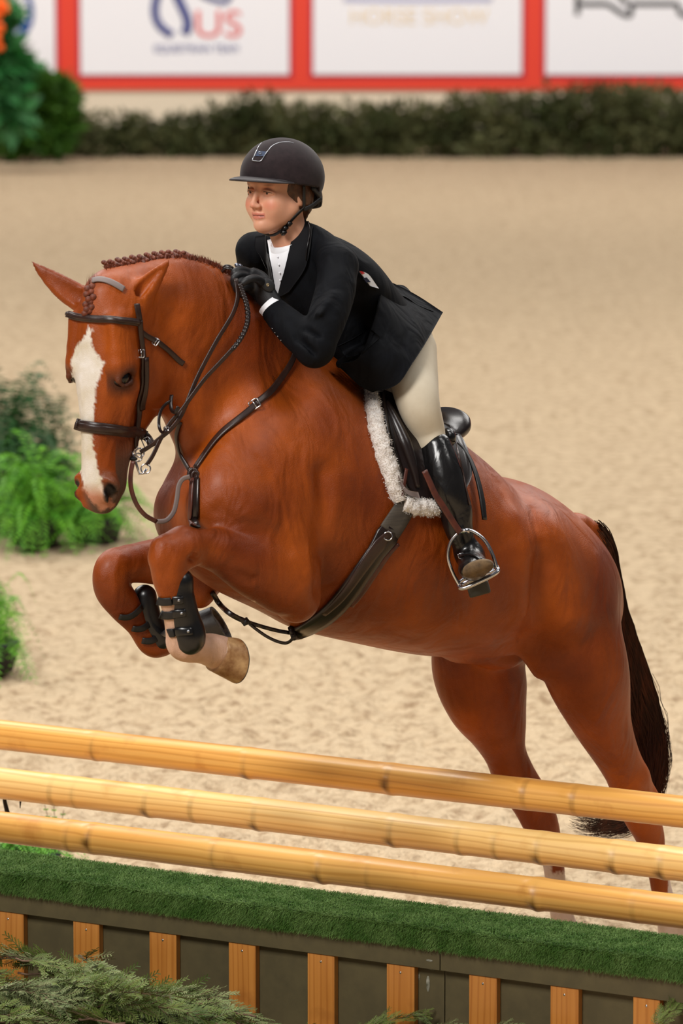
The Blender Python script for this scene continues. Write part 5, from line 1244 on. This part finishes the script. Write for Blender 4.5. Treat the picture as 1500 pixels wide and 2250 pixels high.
Fo.ell(SB(984, 962, .048), (.022, .03, .028), .03)
ank = SB(1025, 1212, .046); yA = ank[1]
ft = lambda u, v, dy: pt(u, v, yA+dy)
Fo.chain([rowp(ft(1030,1215,0), 30, 30), rowp(ft(1036,1236,-.03), 33, 30), rowp(ft(1040,1246,-.08), 31, 34), rowp(ft(1040,1247,-.115), 25, 34), rowp(ft(1040,1246,-.130), 18, 28)], .015, wide=[1, 0, .3])
Fo.chain([rowp(ft(1036,1225,.01), 30, 30), rowp(ft(1048,1268,.01), 27, 27)], .015)
oV, oF = Fo.mesh(2); boot_m = mat('tall_boot_leather', (13, 12, 13), .27, rgb2=(20, 18, 18), nscale=20, bump=(180, .15, .001), spec=.55)
add_relief(boot_m, 22.0, .010, .3)
boot = adopt(mesh_np('riding_boot', oV, oF, boot_m), person); ob = BVHTree.FromPolygons(oV.tolist(), oF.tolist())
def bpart(o): o.parent = boot; o.matrix_parent_inverse = Matrix.Identity(4); return o
sole_b = mat('boot_sole', (122, 98, 68), .8, rgb2=(86, 68, 48), nscale=40, bump=(120, .4, .002)); heel_m = mat('boot_heel', (62, 58, 48), .7)
sx = nrm(np.array([1, 0, .28])); sz = nrm(np.array([-.1, -.85, -.5])); sy = np.cross(sz, sx)
a = Acc(); V = []; n = 28
for h in (0, .009):
    for i in range(n):
        t = 2*math.pi*i/n; V.append(ft(1050,1246,-.146)+sx*(.043*math.cos(t))+sy*(.026*math.sin(t))+sz*h+np.array([0, -.004, 0]))
bpart(a.add(V, [(i, (i+1) % n, n+(i+1) % n, n+i) for i in range(n)]+[tuple(range(n))[::-1], tuple(range(n, 2*n))]).build('sole', sole_b))
a = Acc(); a.add(*box_vf(ft(1051,1292,-.005), (.060, .055, .036), [sx, nrm(np.cross([0.28, 0, -1], sx))*1.0, nrm([-.28, 0, 1])])); o = bpart(a.build('heel', heel_m, smooth=False)); bv = o.modifiers.new('b', 'BEVEL'); bv.width = .006; bv.segments = 3
bpart(strap('spur_strap', [(1003,1218),(1015,1222),(1030,1220),(1045,1224),(1056,1232)], 9, .004, black_leather, None, .004, ob)); bk_ = hit(1012, 1221, ob)[0]
if bk_ is not None: bpart(buckle(bk_+TOC*.008, .014, .012, None, .3))
bpart(strap('boot_piping', [(1000,970),(1010,1010),(1020,1060),(1030,1110)], 4, .003, leather, None, .002, ob))
# far boot beyond the horse, hidden
# stirrup
strap('stirrup_leather', [(932,1034),(944,1060),(955,1085),(968,1105),(984,1130),(998,1152),(1010,1170)], 17, .006, leather_red, saddle, .108, sm=4)
yS = yA-.065
sp = lambda u, v, dy=0: pt(u, v, yS+dy)
st = Acc(); P = catmull([sp(1010,1288), sp(996,1262), sp(985,1232), sp(984,1210), sp(990,1190), sp(1003,1174), sp(1018,1166), sp(1034,1166), sp(1052,1176), sp(1068,1192), sp(1080,1214), sp(1088,1236), sp(1092,1250)], 5)
st.add(*tube_vf(P, .0048, 10, up=[0, 1, 0])); 
tx = nrm(sp(1090,1252)-sp(1008,1290)); ty = np.array([0, 1.0, 0]); tz = np.cross(tx, ty); c = (sp(1090,1250)+sp(1010,1286))/2; Lh = np.linalg.norm(sp(1090,1250)-sp(1010,1286))/2+.004
ty = nrm(ty*.8+tz*.5*(1 if tz[2] > 0 else -1)); tz = np.cross(tx, ty)
loopP = [c+tx*Lh*math.copysign(abs(math.cos(t))**.5, math.cos(t))+ty*.020*math.copysign(abs(math.sin(t))**.6, math.sin(t)) for t in np.linspace(0, 2*math.pi, 49)]
st.add(*tube_vf(loopP, .0058, 10, up=tz, flat=1.0)); st.add(*box_vf(c, (Lh*1.7, .010, .006), [tx, ty, tz])); st.add(*box_vf(sp(1022,1166), (.022, .010, .012)))
o = st.build('stirrup_iron', steel, saddle)
o = strap('strap_end', [(1000,968),(1022,990),(1040,1025),(1052,1065),(1060,1105),(1064,1142)], [18, 17, 16, 16, 17, 14], .006, mat('black_strap', (18, 14, 14), .4), saddle, .05, sm=4)
# ---------------------------------------------------------------- front leg boots
def leg_boot(rows, label, side):
    e = empty('leg_boot', rows[0][:3], label, 'leg boot', 'open front boots on the forelegs')
    Fq_ = Field(np.array(rows)[:, :3].min(0)-.09, np.array(rows)[:, :3].max(0)+.09, .0035); Fq_.chain(rows, .005)
    return e, Fq_
nr_ = HR([(390,1282,.245,29,30),(394,1310,.245,33,34),(402,1350,.245,35,36),(410,1385,.24,38,42),(414,1402,.24,31,40)])
e, Fq_ = leg_boot(nr_, 'black boot with three straps on the near foreleg above the white pastern', 1)
Fq_.ell(M(398, 1275, .245), (.030, .035, .03), .02); Fq_.ell(M(414, 1402, .25), (.040, .044, .044), .02)
# open front: remove what lies ahead of the cannon
sl = tuple(slice(0, n) for n in Fq_.n); X, Y, Z = Fq_.xyz(sl); cfr = M(372, 1340, .24)
Fq_.a = np.maximum(Fq_.a, np.asarray(-((X-cfr[0])*.92+(Y-cfr[1])*.25+(Z-cfr[2])*.22)+0*Y, np.float32)*1.0)
v_, f_ = Fq_.mesh(1); sh_ = adopt(mesh_np('shell', v_, f_, black_leather), e); nb_ = BVHTree.FromPolygons(v_.tolist(), f_.tolist())
for i, (u0, v0, u1, v1) in enumerate([(346,1320,402,1318),(352,1350,408,1346),(353,1389,422,1387)]):
    strap('boot_strap', [(u0, v0),(u0+10, v0+1),(u0+20, v0+1),(u0+30,v0)], 20, .004, rubber, e, .005, sub=3)
    tb_ = strap('strap_tab', [(u0+22, v0+0),((u0+u1)/2+8, (v0+v1)/2),(u1, v1)], [18, 20, 17], .005, black_leather, e, .005, nb_)
    h, n_ = hit(u1-9, v1, nb_)
    if h is not None: a = Acc(); a.add(*ball_vf(h+n_*.008, .0045, nu=12, nv=8)); a.build('stud', silver, e)
fr_ = HR([(318,1310,-.22,26,28),(320,1335,-.22,30,30),(328,1370,-.22,32,33),(345,1400,-.22,36,38)])
e, Fq_ = leg_boot(fr_, 'black boot with straps on the far foreleg behind the other boot', -1); v_, f_ = Fq_.mesh(1); adopt(mesh_np('shell', v_, f_, black_leather), e)
for (u0, v0) in [(262,1352),(290,1378),(312,1405)]: strap('boot_strap', [(u0, v0),(u0+16,v0+3),(u0+32,v0-4),(u0+46,v0-18)], 16, .005, rubber, e, .006, sub=3)
